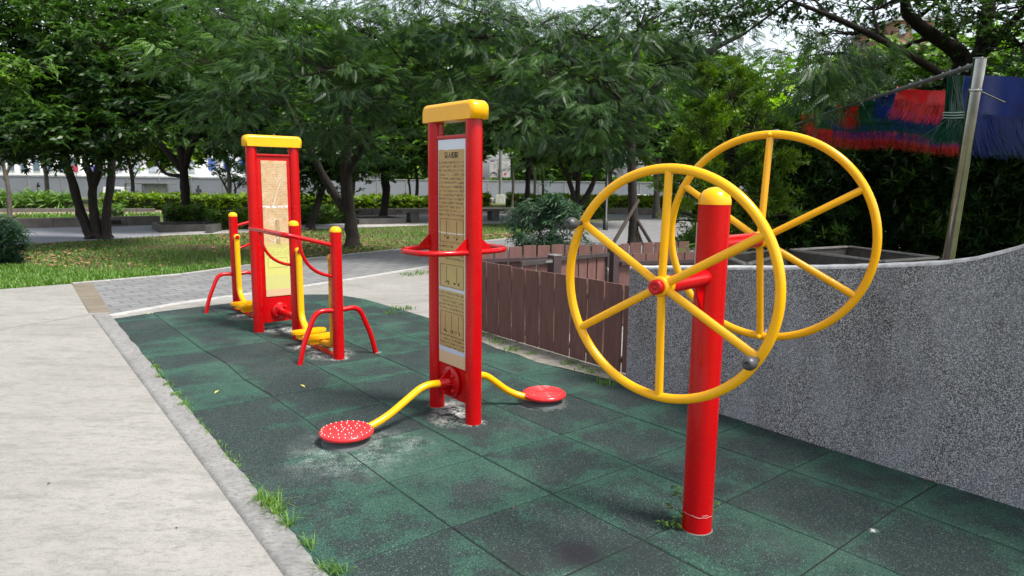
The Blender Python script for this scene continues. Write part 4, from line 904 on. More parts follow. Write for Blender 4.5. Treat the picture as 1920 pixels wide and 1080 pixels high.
exec_trees = True
if exec_trees:
    # feathery tree, centre left
    b0 = G(662, 462)
    tree('spreading feathery leaved tree with a forked trunk left of the waist twister', b0,
         [([b0, PX(656, 400, b0.y), PX(648, 330, b0.y-.3), PX(652, 210, b0.y-.6), PX(640, 60, b0.y-.8)], [.16, .14, .12, .09, .04]),
          ([PX(648, 395, b0.y), PX(615, 345, b0.y), PX(580, 280, b0.y-.3), PX(530, 180, b0.y-1)], [.12, .10, .08, .04]),
          ([PX(650, 330, b0.y-.3), PX(700, 230, b0.y-.8), PX(760, 120, b0.y-1.4)], [.10, .08, .04])],
         [B(400, 110, 13.2, 1.3, 1.4, .55), B(500, 70, 12.8, 1.4, 1.4, .6), B(460, 175, 13.0, 1.1, 1.2, .5), B(590, 130, 12.8, 1.5, 1.5, .6), B(560, 30, 13.2, 1.7, 1.6, .7), B(680, 60, 13.4, 1.6, 1.6, .6),
          B(700, 160, 13.4, 1.4, 1.4, .5), B(620, 210, 13.6, 1.3, 1.3, .5), B(770, 100, 14.0, 1.4, 1.5, .6), B(780, 210, 14.2, 1.1, 1.2, .45), B(450, 270, 14.0, .9, 1.0, .35), B(560, 260, 14.4, 1.0, 1.0, .4), B(680, 270, 15.0, 1.1, 1.0, .4), B(800, 20, 14.0, 1.6, 1.5, .6), B(420, 20, 14.4, 1.4, 1.4, .6), B(410, 215, 13.8, .8, .9, .35)],
         'feather', L_FEATHER, 25, 18, .32, .14, .38, .80, layer=.20)
    # tall straight tree, right of centre, with stakes
    b1_ = G(1188, 459)
    tree('tall straight trunked feathery tree held by wooden stakes behind the fence', b1_,
         [([b1_, PX(1187, 400, b1_.y), PX(1184, 300, b1_.y), PX(1180, 200, b1_.y-.2), PX(1200, 60, b1_.y-.6)], [.135, .12, .115, .11, .07]),
          ([PX(1182, 230, b1_.y), PX(1130, 150, b1_.y-1.6), PX(1000, 80, b1_.y-3)], [.12, .08, .04]),
          ([PX(1184, 210, b1_.y), PX(1270, 130, b1_.y-1), PX(1400, 60, b1_.y-2)], [.12, .08, .04])],
         [B(890, 70, 13.4, 1.5, 1.5, .6), B(920, 160, 13.0, 1.2, 1.2, .5), B(970, 230, 12.8, 1.1, 1.1, .45), B(1010, 40, 13.4, 1.6, 1.5, .6), B(1030, 140, 12.8, 1.3, 1.3, .5), B(1080, 220, 12.6, 1.3, 1.3, .5),
          B(1120, 70, 13.2, 1.5, 1.5, .6), B(1150, 160, 12.8, 1.3, 1.3, .5), B(1060, 285, 12.8, .9, .9, .4), B(1130, 260, 12.6, .9, .9, .45), B(1230, 40, 13.6, 1.5, 1.5, .6), B(1240, 130, 13.6, 1.2, 1.2, .5), B(1190, 215, 14, .8, .8, .4), B(860, 10, 13.8, 1.6, 1.5, .6), B(1330, 60, 14, 1.3, 1.3, .5)],
         'feather', L_FEATHER, 25, 18, .32, .30, .34, .80, layer=.22)
    # triple trunk dark tree at left
    bl = G(185, 446)
    tree('dark tree with three splayed stems on the lawn at left', bl,
         [([G(172, 446), PX(152, 400, bl.y), PX(137, 345, bl.y), PX(122, 300, bl.y), PX(100, 200, bl.y)], [.14, .125, .115, .10, .05]),
          ([G(184, 446), PX(176, 400, bl.y), PX(172, 340, bl.y), PX(160, 300, bl.y), PX(150, 200, bl.y)], [.125, .115, .10, .08, .05]),
          ([PX(173, 350, bl.y), PX(184, 320, bl.y), PX(190, 220, bl.y)], [.11, .09, .05]),
          ([G(201, 446), PX(200, 400, bl.y), PX(208, 340, bl.y), PX(212, 290, bl.y), PX(230, 200, bl.y)], [.115, .105, .095, .08, .05])],
         [B(20, 40, bl.y-2, 1.8, 1.6, 1.2), B(90, 110, bl.y-2, 1.8, 1.6, 1.2), B(180, 60, bl.y-2.4, 1.9, 1.7, 1.2), B(60, 180, bl.y-2.4, 1.5, 1.5, .9), B(150, 170, bl.y-2, 1.6, 1.5, 1.0), B(230, 140, bl.y-2, 1.6, 1.5, 1.1), B(100, 240, bl.y-3, 1.5, 1.4, .65), B(190, 238, bl.y-2.6, 1.3, 1.3, .65), B(20, 250, bl.y-3, 1.2, 1.3, .5), B(250, 220, bl.y-2, 1.1, 1.2, .7), B(60, 275, bl.y-3, 1.0, 1.1, .4), B(130, 272, bl.y-3, 1.0, 1.1, .35), B(-40, 120, bl.y-2, 1.8, 1.6, 1.4)],
         'broad', L_DARK, 26, 14, .34, .22, .30, 1.15)
    # round dark tree in the planter
    b3 = G(351, 421)
    tree('dark broad crowned tree growing from the boxed planter by the road', b3,
         [([b3, PX(348, 370, b3.y), PX(345, 320, b3.y), PX(338, 250, b3.y), PX(340, 120, b3.y)], [.17, .15, .14, .11, .06]),
          ([PX(345, 320, b3.y), PX(318, 290, b3.y), PX(270, 230, b3.y)], [.15, .11, .06]), ([PX(345, 315, b3.y), PX(362, 270, b3.y), PX(400, 200, b3.y)], [.14, .10, .05]), ([PX(345, 330, b3.y), PX(310, 325, b3.y), PX(291, 300, b3.y)], [.07, .05, .03])],
         [B(260, 60, b3.y-3, 2.3, 2, 1.5), B(360, 70, b3.y-3, 2.3, 2, 1.5), B(300, 150, b3.y-3, 2.2, 2, 1.3), B(380, 165, b3.y-3, 2.0, 2, 1.2), B(240, 180, b3.y-3, 1.8, 1.8, 1.1), B(330, 205, b3.y-3, 1.9, 1.8, .75), B(420, 222, b3.y-2, 1.5, 1.5, .65), B(250, 230, b3.y-3, 1.3, 1.4, .5), B(440, 110, b3.y-2, 2.0, 1.8, 1.3), B(300, 10, b3.y-3, 2.6, 2, 1.3), B(400, 20, b3.y-2, 2.4, 2, 1.2), B(460, 200, b3.y-1, 1.7, 1.6, 1.1)],
         'broad', L_DARK, 26, 12, .40, .2, .26, 1.4)
    # bright branch entering at the left edge
    bq = G(-330, 600)
    tree('leafy young tree just outside the left edge whose bright branches reach in', bq, [([bq, PX(-260, 420, 9.6), PX(-180, 250, 10.2), PX(-60, 150, 10.6)], [.10, .08, .06, .03])],
         [B(0, 118, 11, .5, .5, .14), B(50, 128, 11, .30, .4, .10), B(-40, 150, 10.8, .8, .8, .35), B(0, 170, 11, .35, .4, .14)], 'broad', L_MID, 34, 10, .2, .25, .35, .9)
    # dark tree behind, left of the twister
    b4 = G(717, 411)
    tree('dark tree with a thick trunk in the raised bed left of the bench', b4,
         [([b4, PX(724, 360, b4.y), PX(722, 320, b4.y), PX(735, 280, b4.y)], [.16, .15, .16, .11]), ([PX(722, 320, b4.y), PX(700, 290, b4.y), PX(680, 240, b4.y)], [.16, .12, .06])],
         [B(720, 260, b4.y-1, 2.6, 2, 1.2), B(640, 230, b4.y-1, 2.4, 2, 1.2), B(800, 230, b4.y-1, 2.4, 2, 1.3), B(760, 290, b4.y-1.5, 1.5, 1.5, .8), B(700, 150, b4.y, 3.0, 2.4, 1.8), B(600, 130, b4.y, 3.0, 2.4, 1.8), B(800, 130, b4.y, 3, 2.4, 1.8), B(660, 305, b4.y-1, 1.3, 1.2, .6), B(840, 270, b4.y-1, 1.6, 1.5, 1.0)],
         'broad_far', L_MID, 18, 12, .6, .15, .34, 1.1)
    b5 = G(582, 428)
    tree('thin dark tree leaning right behind the air walker', b5, [([b5, PX(590, 400, b5.y), PX(606, 350, b5.y), PX(628, 300, b5.y), PX(650, 250, b5.y)], [.12, .11, .10, .08, .05])],
         [B(590, 270, b5.y, 2.0, 1.8, 1.1), B(540, 250, b5.y, 2.0, 1.8, 1.1), B(570, 325, b5.y, 1.0, 1.0, .9), B(640, 280, b5.y, 1.4, 1.4, .8)], 'broad', L_DARK, 20, 14, .5, .2, .2, 1.5)
    for i, (px, py, Yd, lab) in enumerate(((990, 388, 29, 'dark forked tree right of the banner lamp post'), (1083, 412, 25, 'tree of several thin stems seen between the waist twister and the near wheel'), (1232, 388, 31, 'stout grey trunked tree in the far bed right of the staked tree'))):
        b6 = PX(px, py, Yd); b6.z = 0
        w_ = (.12, .095, .15)[i]
        tr_ = [([b6, PX(px, py-60, Yd), PX(px+6, py-100, Yd), PX(px+20, py-150, Yd)], [w_, w_*.9, w_*.7, .06]), ([PX(px, py-70, Yd), PX(px-16, py-115, Yd), PX(px-30, py-160, Yd)], [w_*.7, w_*.5, .05])]
        if i == 1: tr_ += [([PX(px, py-20, Yd), PX(px-26, py-100, Yd), PX(px-60, py-150, Yd)], [.10, .08, .04]), ([PX(px, py-20, Yd), PX(px+30, py-70, Yd), PX(px+45, py-150, Yd)], [.11, .09, .04])]
        tree(lab, b6, tr_, [B(px, py-190, Yd, 2.4, 2, 1.2), B(px-(15 if i == 0 else 50), py-175, Yd-1, 1.3, 1.3, .7), B(px+50, py-160, Yd-1, 1.9, 1.7, .9), B(px, py-260, Yd, 3.0, 2.4, 1.5), B(px+10, py-130, Yd-1, 1.3, 1.3, .5), B(px+80, py-230, Yd, 2.4, 2, 1.3)], 'broad_far', (L_DARK, L_MID, L_MID)[i], 17, 12, .55, .2, (.25, .38, .35)[i], 1.1, bark_=(BARK, BARK, BARK_G)[i])
    # bright tufted shrub tree behind the wheels
    b7 = PX(1370, 480, 11.5); b7.z = 0
    tree('bright green tufted shrub tree standing behind the two wheels', b7, [([b7, PX(1380, 400, 11.5), PX(1370, 300, 11.6), PX(1365, 210, 11.7)], [.10, .09, .06, .03])],
         [B(1370, 180, 11.6, .55, .55, .5), B(1310, 250, 11.6, .5, .5, .45), B(1420, 240, 11.4, .55, .5, .5), B(1360, 290, 11.4, .7, .6, .55), B(1300, 340, 11.5, .55, .55, .5), B(1440, 320, 11.3, .6, .5, .5), B(1380, 390, 11.3, .8, .6, .55), B(1310, 420, 11.3, .55, .55, .45), B(1440, 410, 11.9, .6, .5, .45), B(1360, 445, 11.6, .6, .5, .35), B(1330, 150, 11.8, .35, .35, .3), B(1430, 165, 11.6, .3, .3, .25)],
         'rosette', L_BRIGHT, 80, 10, .10, -.6, .30, .78, layer=1.0)
    # dark hedge shrubs along the right
    for i, (px, Yd) in enumerate(((1490, 13.4), (1595, 13.9), (1700, 13.4), (1805, 12.6), (1905, 12.0), (2010, 11.4))):
        b8 = PX(px, 480, Yd); b8.z = 0
        tree(('dark evergreen shrub just right of the bright tufted one', 'dark evergreen shrub behind the left half of the wooden planter', 'dark evergreen shrub behind the right corner of the wooden planter', 'dark evergreen shrub behind the steel pole', 'dark evergreen shrub under the blue tarpaulin', 'dark evergreen shrub at the right edge of the view')[i], b8,
             [([b8, PX(px, 380, Yd), PX(px+8, 270, Yd)], [.06, .05, .02])],
             [B(px-25, 290, Yd, .72, .6, .7), B(px+30, 300, Yd, .72, .6, .7), B(px, 370, Yd, .85, .7, .7), B(px-30, 430, Yd, .8, .6, .55), B(px+35, 430, Yd, .8, .6, .55), B(px, 250, Yd+.2, .7, .6, .6), B(px, 465, Yd+.1, .8, .5, .4), B(px, 340, Yd+.7, 1.0, .4, 1.1)],
             'rosette', L_DARK, 52, 9, .24, -.3, .16, 1.25, name='evergreen_shrub', cat='shrub', group='dark evergreen shrubs along the right side', layer=1.0)
    # big limbed tree at upper right with thin canopy
    b9 = PX(1815, 470, 13.0); b9.z = 0
    tree('large spreading tree with dark bare limbs above the steel pole at upper right', b9,
         [([b9, PX(1812, 300, 13), PX(1806, 160, 13), PX(1800, 105, 13), PX(1740, 60, 12.8), PX(1700, 20, 12.6), PX(1690, -60, 12.4)], [.22, .20, .18, .15, .11, .09, .05]),
          ([PX(1806, 150, 13), PX(1840, 90, 13), PX(1856, 10, 13), PX(1870, -80, 13)], [.15, .12, .10, .06]),
          ([PX(1806, 150, 13), PX(1880, 60, 12.6), PX(1960, -20, 12)], [.10, .07, .04]), ([PX(1800, 108, 13), PX(1785, 60, 13), PX(1770, 0, 13)], [.08, .06, .03]), ([PX(1806, 165, 13), PX(1700, 100, 12), PX(1580, 40, 11), PX(1480, 0, 10.6)], [.08, .06, .04, .02]), ([PX(1480, 0, 10.6), PX(1400, 60, 11), PX(1330, 100, 11)], [.02, .015, .01])],
         [B(1500, -10, 11.5, 1.5, 1.3, .3), B(1640, 5, 12, 1.4, 1.2, .22), B(1400, 20, 12, 1.3, 1.2, .35), B(1590, 60, 12.5, .9, 1.0, .15), B(1850, 30, 12.5, 1.2, 1.2, .35), B(1920, 90, 12.5, 1.4, 1.2, .6), B(1880, 180, 13.2, 1.4, 1.0, .7), B(1740, 170, 13.6, 1.0, .8, .5), B(1660, 120, 13.6, .8, .8, .3), B(1300, 10, 12, 1.4, 1.2, .4), B(1760, -10, 12.5, 1.4, 1.2, .3), B(1950, 10, 12, 1.5, 1.4, .6), B(1640, 190, 13.8, .8, .8, .4)],
         'small', L_DARK, 34, 11, .28, .1, .24, 1.15, bark_=BARK_D)
    bR = Vector((9.8, 5.2, -.03))  # unseen tree, added so its crown shades the wall and banners
    tree('broad unseen tree added beyond the right edge to shade the wall and banners', bR, [([bR, (9.7, 5.3, 2.0), (9.2, 5.6, 4.0), (8.0, 6.0, 5.4)], [.24, .2, .17, .08]), ([(9.4, 5.4, 3.4), (8.2, 3.6, 4.8), (7.2, 2.6, 5.6)], [.14, .1, .05])],
         [((7.6, 6.4, 5.4), (2.0, 1.8, .9)), ((9.5, 6.8, 5.8), (2.2, 2, 1.2)), ((6.2, 4.6, 5.6), (1.7, 1.6, .8)), ((8.2, 3.4, 5.4), (2.0, 1.9, 1.0)), ((5.6, 2.6, 5.8), (1.5, 1.5, .7)), ((9.8, 9.0, 6.0), (2.2, 2, 1.3)), ((7.4, 8.6, 6.4), (1.6, 1.6, .8))], 'broad_far', L_MID, 22, 12, .5, .1, .3, 1.0)
    # near feathery branch at upper right
    bA = PX(1640, 480, 14.2); bA.z = 0
    tree('slender feathery tree whose drooping fronds hang above the banners', bA, [([bA, PX(1640, 380, 14.2), PX(1630, 250, 13.8), PX(1600, 120, 12), PX(1560, 100, 10)], [.08, .07, .06, .04, .02])],
         [B(1520, 120, 9.7, .6, .6, .28), B(1590, 80, 9.6, .6, .6, .25), B(1560, 160, 9.5, .62, .6, .28), B(1620, 130, 9.6, .42, .5, .2), B(1490, 170, 9.7, .42, .5, .2), B(1520, 210, 9.6, .32, .4, .12), B(1600, 185, 9.6, .25, .3, .1), B(1460, 105, 9.8, .35, .4, .15), B(1540, 60, 9.8, .5, .5, .18)],
         'feather_near', L_FEATHER, 46, 10, .20, .42, .45, .85, layer=.4)
    # background belt
    rb = random.Random(9)
    kinds = [('pale leaved', L_MID), ('dark', L_DARK), ('yellowish green', L_BRIGHT)]
    spots = [(-60, 46), (90, 40), (250, 45), (430, 38), (560, 47), (660, 40), (780, 46), (862, 38), (1000, 58), (1140, 42), (1230, 44), (1330, 34), (1450, 40), (1580, 34), (1700, 44), (1840, 36), (1960, 30)]
    names = ['far tree at the extreme left of the background belt', 'far tree behind the three stemmed tree', 'far tree right behind the planter tree crown', 'far tree seen left of the air walker board', 'far tree just right of the air walker board', 'far tree behind the forked feathery tree', 'far tree left of the waist twister post', 'far tree above the banner lamp post', 'far tree right of the banner lamp post', 'far tree behind the near wheel knob', 'far tree behind the top of the near wheel', 'far tree between the two wheels', 'far tree behind the second wheel', 'far tree behind the far end of the banner rail', 'far tree behind the large red banner', 'far tree behind the steel pole', 'far tree at the extreme right of the background belt']
    for i, (px, Yd) in enumerate(spots):
        lift = 0 if px < 880 else 0
        bb_ = PX(px, 400, Yd); bb_.z = 0 if Yd < 52 else -1.1
        k_, mt = kinds[(i*2+1) % 3]; top = 7.5+rb.uniform(0, 2.0); W_ = 3.2
        if 1280 < px < 1500: top -= 3.4
        if 1600 < px < 1760: top -= 3.6
        if 0 < px < 200: top -= 2.6
        bx_, by_ = bb_.x, bb_.y; bl_ = []
        for j in range(9):
            zq = rb.uniform(3.4, top); bl_.append(((bx_+rb.uniform(-W_, W_), by_+rb.uniform(-2, 2), zq), (rb.uniform(1.5, 2.4), 2, rb.uniform(1.0, 1.6))))
        tree(k_+' '+names[i], bb_, [([bb_, (bx_+.1, by_, 1.5), (bx_-.1, by_, 3.4), (bx_+.3, by_, 6)], [.13, .11, .10, .04]), ([(bx_, by_, 2.0), (bx_+.8, by_, 3.2), (bx_+1.6, by_, 5)], [.07, .06, .03])], bl_,
             'far', mt, 9, 11, .8, .1, .6, .9, group='background belt of trees', bark_=BARK_G)

def hedge(name, label, base_px, h, depth, leaf, mat, tint, dens=330, sc=1.0, group=None, z0=0, Yfix=None, ragged=.06, cat='hedge'):
    """hedge following the photo line of its foot; a dark twig core carries the leaves"""
    P = [G(x, y, z0) for x, y in base_px]; base = P[0].copy(); root = empty(name, base); tag(root, label, cat, group)
    pos, dr, tn = [], [], []; core = MB()
    for a, b_ in zip(P[:-1], P[1:]):
        d = b_-a; L_ = d.length; n = int(L_*dens*(h+depth)); s_ = RNG.random(n); dn = Vector((-d.y, d.x, 0)).normalized(); dn = dn if dn.y > 0 else -dn
        face = RNG.random(n) < h/(h+depth); t = RNG.random(n)
        y_ = np.where(face, RNG.uniform(0, .12, n), t*depth); z_ = np.where(face, t*h, h+RNG.normal(0, ragged, n)); wob = .08*np.sin(s_*L_*2.1)+.06*np.sin(s_*L_*5.3+1)
        z_ = z_*(1+wob*.6)
        for k_, (ny, nz) in enumerate(((0, 0),)): pass
        q = np.stack([a.x+d.x*s_+dn.x*y_, a.y+d.y*s_+dn.y*y_, z0+z_], 1)-np.array([base.x, base.y, base.z])
        o_ = np.stack([RNG.normal(0, .6, n)-np.where(face, dn.x, 0), RNG.normal(0, .6, n)-np.where(face, dn.y*.9, 0), np.where(face, .35, 1.0)+RNG.normal(0, .3, n)], 1)
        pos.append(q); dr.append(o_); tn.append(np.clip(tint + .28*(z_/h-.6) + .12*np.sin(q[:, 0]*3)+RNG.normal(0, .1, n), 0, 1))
        mid = (a+b_)/2-base+dn*depth/2; rz = math.atan2(d.y, d.x); core.box((mid.x, mid.y, h*.42), (L_-.02, depth*.75, h*.84), .05, rz)
    core.build('twig_core', plain('twig_core', (0.020, 0.022, 0.010), .95), root); pos = np.concatenate(pos)
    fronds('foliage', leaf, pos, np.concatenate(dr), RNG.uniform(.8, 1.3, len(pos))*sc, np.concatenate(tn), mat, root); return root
hedge('clipped_hedge', 'long lime green clipped hedge across the road behind the air walker', [(186, 391), (420, 394), (560, 395), (720, 395), (812, 394)], .60, 1.2, 'hedge', L_LIME, .45, 60, 1.7, 'lime green hedges across the road')
hedge('clipped_hedge', 'short lime green clipped hedge right of the banner lamp post', [(946, 388), (1080, 391), (1290, 392)], .62, 1.2, 'hedge', L_LIME, .45, 60, 1.7, 'lime green hedges across the road')
hedge('clipped_hedge', 'small lime hedge end just right of the waist twister', [(880, 388), (922, 386)], .7, 1.0, 'hedge', L_LIME, .45, 60, 1.7, 'lime green hedges across the road')
hedge('shaggy_hedge', 'pale shaggy hedge across the road at far left', [(-200, 397), (0, 396), (138, 395)], .52, 1.0, 'needle', L_GRASS, .45, 40, 3.0)
hedge('planter_hedge', 'low dark hedge round the planter tree trunk', [(312, 426), (392, 424)], .50, .9, 'hedge', L_MID, .35, 110, 1.3, 'low hedges in the roadside beds')
hedge('planter_hedge', 'low dark hedge between the planter and the air walker', [(396, 431), (480, 428)], .42, .7, 'hedge', L_MID, .3, 110, 1.3, 'low hedges in the roadside beds')
hedge('planter_hedge', 'low dark hedge behind the leaning trunk right of the air walker', [(566, 421), (672, 417)], .46, .8, 'hedge', L_MID, .25, 100, 1.3, 'low hedges in the roadside beds')
hedge('planter_hedge', 'low hedge behind the shrub and near wheel knob', [(1020, 412), (1140, 410)], .62, .9, 'hedge', L_MID, .3, 90, 1.4, 'low hedges in the roadside beds')
hedge('verge_tuft', 'low grassy clump on the verge behind the three stemmed tree', [(185, 411), (236, 409)], .35, .6, 'needle', L_GRASS, .3, 90, 1.6, cat='plant')

# planter boxes and bench by the road
CONCD = plain('dark_stone', (0.07, 0.066, 0.062), .9, sc=4, bump=.3)
def kbox(name, label, p0, p1, h, depth, mat=CONCD, cat='planter'):
    A, B_ = G(*p0), G(*p1); d = B_-A; rz = math.atan2(d.y, d.x); dn = Vector((-d.y, d.x, 0)).normalized(); c = (A+B_)/2+dn*depth/2
    r = empty(name, (c.x, c.y, 0), rz); tag(r, label, cat)
    for (cx_, cy_, lx, ly) in ((0, -depth/2, d.length, .12), (0, depth/2, d.length, .12), (-d.length/2+.06, 0, .12, depth-.13), (d.length/2-.06, 0, .12, depth-.13)):
        b = MB(); b.box((cx_, cy_, h/2-.02), (lx, ly, h), .01); b.build('side_wall', mat, r)
    b = MB(); b.box((0, 0, h/2-.06), (d.length-.2, depth-.2, h-.06)); b.build('soil', plain('bed_soil', (.04, .035, .025), .95, bump=.4), r)
kbox('stone_planter', 'long low dark stone planter box around the tree at the roadside', (298, 434), (404, 431), .20, 1.5)
kbox('stone_planter', 'low dark stone bed edge left of the bench', (672, 420), (760, 418), .20, 1.6)
kbox('stone_planter', 'low dark stone bed edge left of the far bench end, beside the air walker', (386, 436), (398, 436), .22, 1.0)
bA_, bB_ = G(776, 417), G(932, 413); d = bB_-bA_; rz = math.atan2(d.y, d.x); c = (bA_+bB_)/2
bn = empty('stone_bench', (c.x, c.y, 0), rz); tag(bn, 'long dark stone bench beyond the lawn behind the waist twister', 'bench')
b = MB(); b.box((0, .2, .40), (d.length+1.0, .45, .08), .01); b.build('seat', CONCD, bn)
for sx_ in (-1, 1): b = MB(); b.box((sx_*d.length/2*.97, .2, .17), (.36, .36, .38), .01); b.build('leg', CONCD, bn)

# stakes of the staked tree
for i, (x0_, y0_, x1_, y1_, lab) in enumerate(((1150, 478, 1197, 376, 'left wooden stake propped against the tall straight tree'), (1226, 462, 1190, 405, 'right wooden stake propped against the tall straight tree'), (1205, 458, 1190, 420, 'short rear wooden stake propped against the tall straight tree'))):
    a = G(x0_, y0_) if i else G(1138, 474); t = PX(x1_, y1_, b1_.y-.2 if i == 0 else b1_.y)
    b = MB(); b.tube([Vector((0, 0, -.03)), t-a], .045, 8); o = b.build('tree_stake', plain('stake_wood', (.035, .026, .021), .9), None, a); tag(o, lab, 'stake', 'stakes of the tall tree')
lp = G(1135, 431); b = MB(); b.tube([(0, 0, -.03), (0, 0, .35), (0, 0, .36), (0, 0, 4.6)], [.085, .085, .055, .045], 12); o = b.build('post_shaft', plain('dark_green_post', (.008, .010, .009), .5)); r = empty('park_lamp', lp); o.parent = r; tag(r, 'thin dark park lamp post seen through the near wheel', 'lamp post')
b = MB(); b.lathe([(.0, 4.55), (.12, 4.6), (.17, 4.85), (.15, 5.0), (.0, 5.1)], (0, 0, 0), 16); b.build('lamp_head', plain('lamp_glass', (.3, .3, .3), .3), r)
# banner lamp post
lb = PX(938, 376, 50); lb.z = 0; r = empty('banner_lamp_post', lb); tag(r, 'grey lamp post on a white block carrying two printed banners', 'lamp post')
b = MB(); b.tube([(0, 0, .5), (0, 0, 7.5)], [.13, .10], 12); b.build('pole', GALV, r)
b = MB(); b.box((0, 0, .25), (.62, .62, .62), .02); b.box((-.55, .1, .15), (.35, .4, .35), .02); b.build('base_block', plain('white_block', (.55, .55, .53), .8), r)
WB = plastic('banner_white', (.95, .95, 1.0), .3)
for sx_ in (-1, 1):
    xc = (926 if sx_ < 0 else 949); pc_ = PX(xc, 316, 50)-lb; hh = 32/F*50; ww = 15.5/F*50
    b = MB(); b.box((pc_.x, 0, pc_.z), (ww, .02, hh), .004); fo = b.build('banner', WB, r)
    b = MB(); b.tube([(0, 0, pc_.z+hh/2), (pc_.x+sx_*ww/2, 0, pc_.z+hh/2)], .02, 8); b.tube([(0, 0, pc_.z-hh/2), (pc_.x+sx_*ww/2, 0, pc_.z-hh/2)], .02, 8); b.build('bracket', GALV, fo)
    if sx_ < 0:
        b = MB(); b.tube([(pc_.x+.22*math.cos(PI*k_/12), -.016, pc_.z-hh*.38+.22*math.sin(PI*k_/12)) for k_ in range(13)], .035, 6); b.box((pc_.x-.1, -.012, pc_.z+hh*.42), (.3, .006, .08)); b.build('emblem', plain('emblem_purple', (.13, .05, .22), .6), fo)
    else:
        b = MB(); b.lathe([(0, 0), (.10, 0)], (pc_.x-.07, -.014, pc_.z-hh*.32), 14, Matrix.Rotation(PI/2, 3, 'X')); b.build('emblem', plain('emblem_red', (.6, .05, .12), .6), fo)
        b = MB(); b.tube([(pc_.x-.07+.24*math.cos(PI*.4+PI*k_/12), -.016, pc_.z-hh*.22+.24*math.sin(PI*.4+PI*k_/12)) for k_ in range(11)], .03, 6); b.build('emblem', plain('emblem_grey', (.15, .15, .25), .6), fo)
    b = MB()
    for k_ in range(4): b.box((pc_.x+.02*k_-.03, -.012, pc_.z+hh*(.22-.07*k_)), (ww*(.55-.05*k_), .006, .018))
    b.build('small_print', plain('print_grey', (.3, .3, .42), .6), fo)

# site hoarding, buildings, truck, car, person
hw = N('corrugated_panel'); wv_ = hw.n('ShaderNodeTexWave', wave_type='BANDS'); wv_.inputs['Scale'].default_value = 5.5; hw.l(hw.co(), wv_.inputs['Vector'])
hc = hw.ramp(wv_.outputs['Fac'], [(.2, (.15, .165, .19)), (.6, (.21, .225, .255))]); hw.set(hw.mix(hw.ramp(hw.noise(.6, 5), [(.4, 0.), (.7, .35)]), hc, (.13, .14, .16)), .6); hw.bump(wv_.outputs['Fac'], .6, .03)
HB = [(-35, 66), (-12, 66.5), (0, 80), (14, 96), (34, 116)]
A = Vector((-62, 66, -1.1)); r = empty('site_hoarding', A); tag(r, 'long grey corrugated metal hoarding beyond the road', 'fence'); HP = [Vector((-62, 66, 0)), Vector((-20, 71, 0)), Vector((0, 80, 0)), Vector((45, 88, 0))]
b = MB(); tb = MB(); fsn = MB()
for a, q in zip(HP[:-1], HP[1:]):
    d = q-a; rz = math.atan2(d.y, d.x); c = (a+q)/2-A; b.box((c.x, c.y, 1.30-0+0), (d.length, .06, 2.6), 0, rz); tb.box((c.x, c.y-.05, 2.66), (d.length, .12, .08), 0, rz)
    n_ = int(d.length/3)
    for k_ in range(n_): p = a+d*(k_/n_)-A; fsn = MB(); fsn.box((p.x, p.y-.06, 1.35), (.08, .06, 2.65), 0, rz); fsn.build('upright', GALV, r)
pb_ = b.build('panels', hw.m, r); tb.build('top_rail', GALV, r)
def building(label, x0_, x1_, y0_, y1_, Yd, col, rows, cols, glass=(.12, .17, .22), name='building'):
    a, q = PX(x0_, y1_, Yd), PX(x1_, y0_, Yd); w_ = q.x-a.x; z0_, z1_ = -1.1, q.z; r = empty(name, ((a.x+q.x)/2, Yd+3, z0_)); tag(r, label, 'building'); hh = z1_-z0_
    b = MB(); b.box((0, 0, hh/2), (w_, 6, hh), .03); wl_ = b.build('wall', plain(name+'_wall', col, .8, var=.1), r)
    b = MB(); b.box((0, 0, hh+.12), (w_+.4, 6.4, .25), .02); b.build('roof', plain(name+'_roof', (.4, .4, .4), .8), r)
    zv = a.z-z0_
    for i in range(rows):
        for j in range(cols):
            cx_ = -w_/2+w_*(j+.5)/cols; cz = zv+(hh-zv)*(i+.5)/rows; ww, wh = w_/cols*.55, (hh-zv)/rows*.55
            b = MB(); b.box((cx_, -3.02, cz), (ww, .08, wh), .01); fr_ = b.build('window', plain('window_frame', (.55, .55, .55), .6), r)
            b = MB(); b.box((cx_, -3.065, cz), (ww*.86, .03, wh*.86)); b.build('pane', plain('pane', glass, .15), fr_)
    return r
# far woods beyond the hoarding: one mass nobody could count
n_ = 9000; X = RNG.uniform(-20, 110, n_); hh_ = 5.5+2.5*np.sin(X*.21)+1.5*np.sin(X*.53+1); P_ = np.stack([X, RNG.uniform(118, 128, n_)+X*.1, -1.1+hh_*RNG.random(n_)**.7], 1); a = RNG.uniform(0, 2*PI, n_)
o = fronds('distant_woods', 'far', P_, np.stack([np.cos(a), np.sin(a), RNG.normal(0, .5, n_)], 1), RNG.uniform(2.0, 3.2, n_), np.clip(.35+RNG.normal(0, .2, n_), 0, 1), L_MID, None); tag(o, 'far woods rising beyond the grey hoarding', 'woods', None, 'stuff')
for (x_, y_, w_, h_, c_, lab) in ((141, 316, .6, .7, (.45, .05, .10), 'small red signboard above the hoarding seen between the stems'), (175, 317, .6, .8, (.16, .14, .42), 'small blue signboard above the hoarding right of the red one')):
    p = PX(x_, y_, 74); r = empty('signboard', (p.x, p.y, -1.1)); tag(r, lab, 'sign'); b = MB(); b.box((0, 0, p.z+1.1), (w_, .08, h_), .02); b.build('panel', plain('sign_panel', c_, .5, var=.3), r); b = MB(); b.tube([(0, .08, 0), (0, .08, p.z+1.1)], .05, 8); b.build('post', GALV, r)
building('low white works building showing above the hoarding at far left', -60, 150, 284, 332, 92, (.80, .80, .80), 1, 9)
building('white building above the hoarding between the three stemmed tree and the planter tree', 205, 372, 292, 332, 96, (.78, .79, .82), 1, 5, (.45, .50, .58))
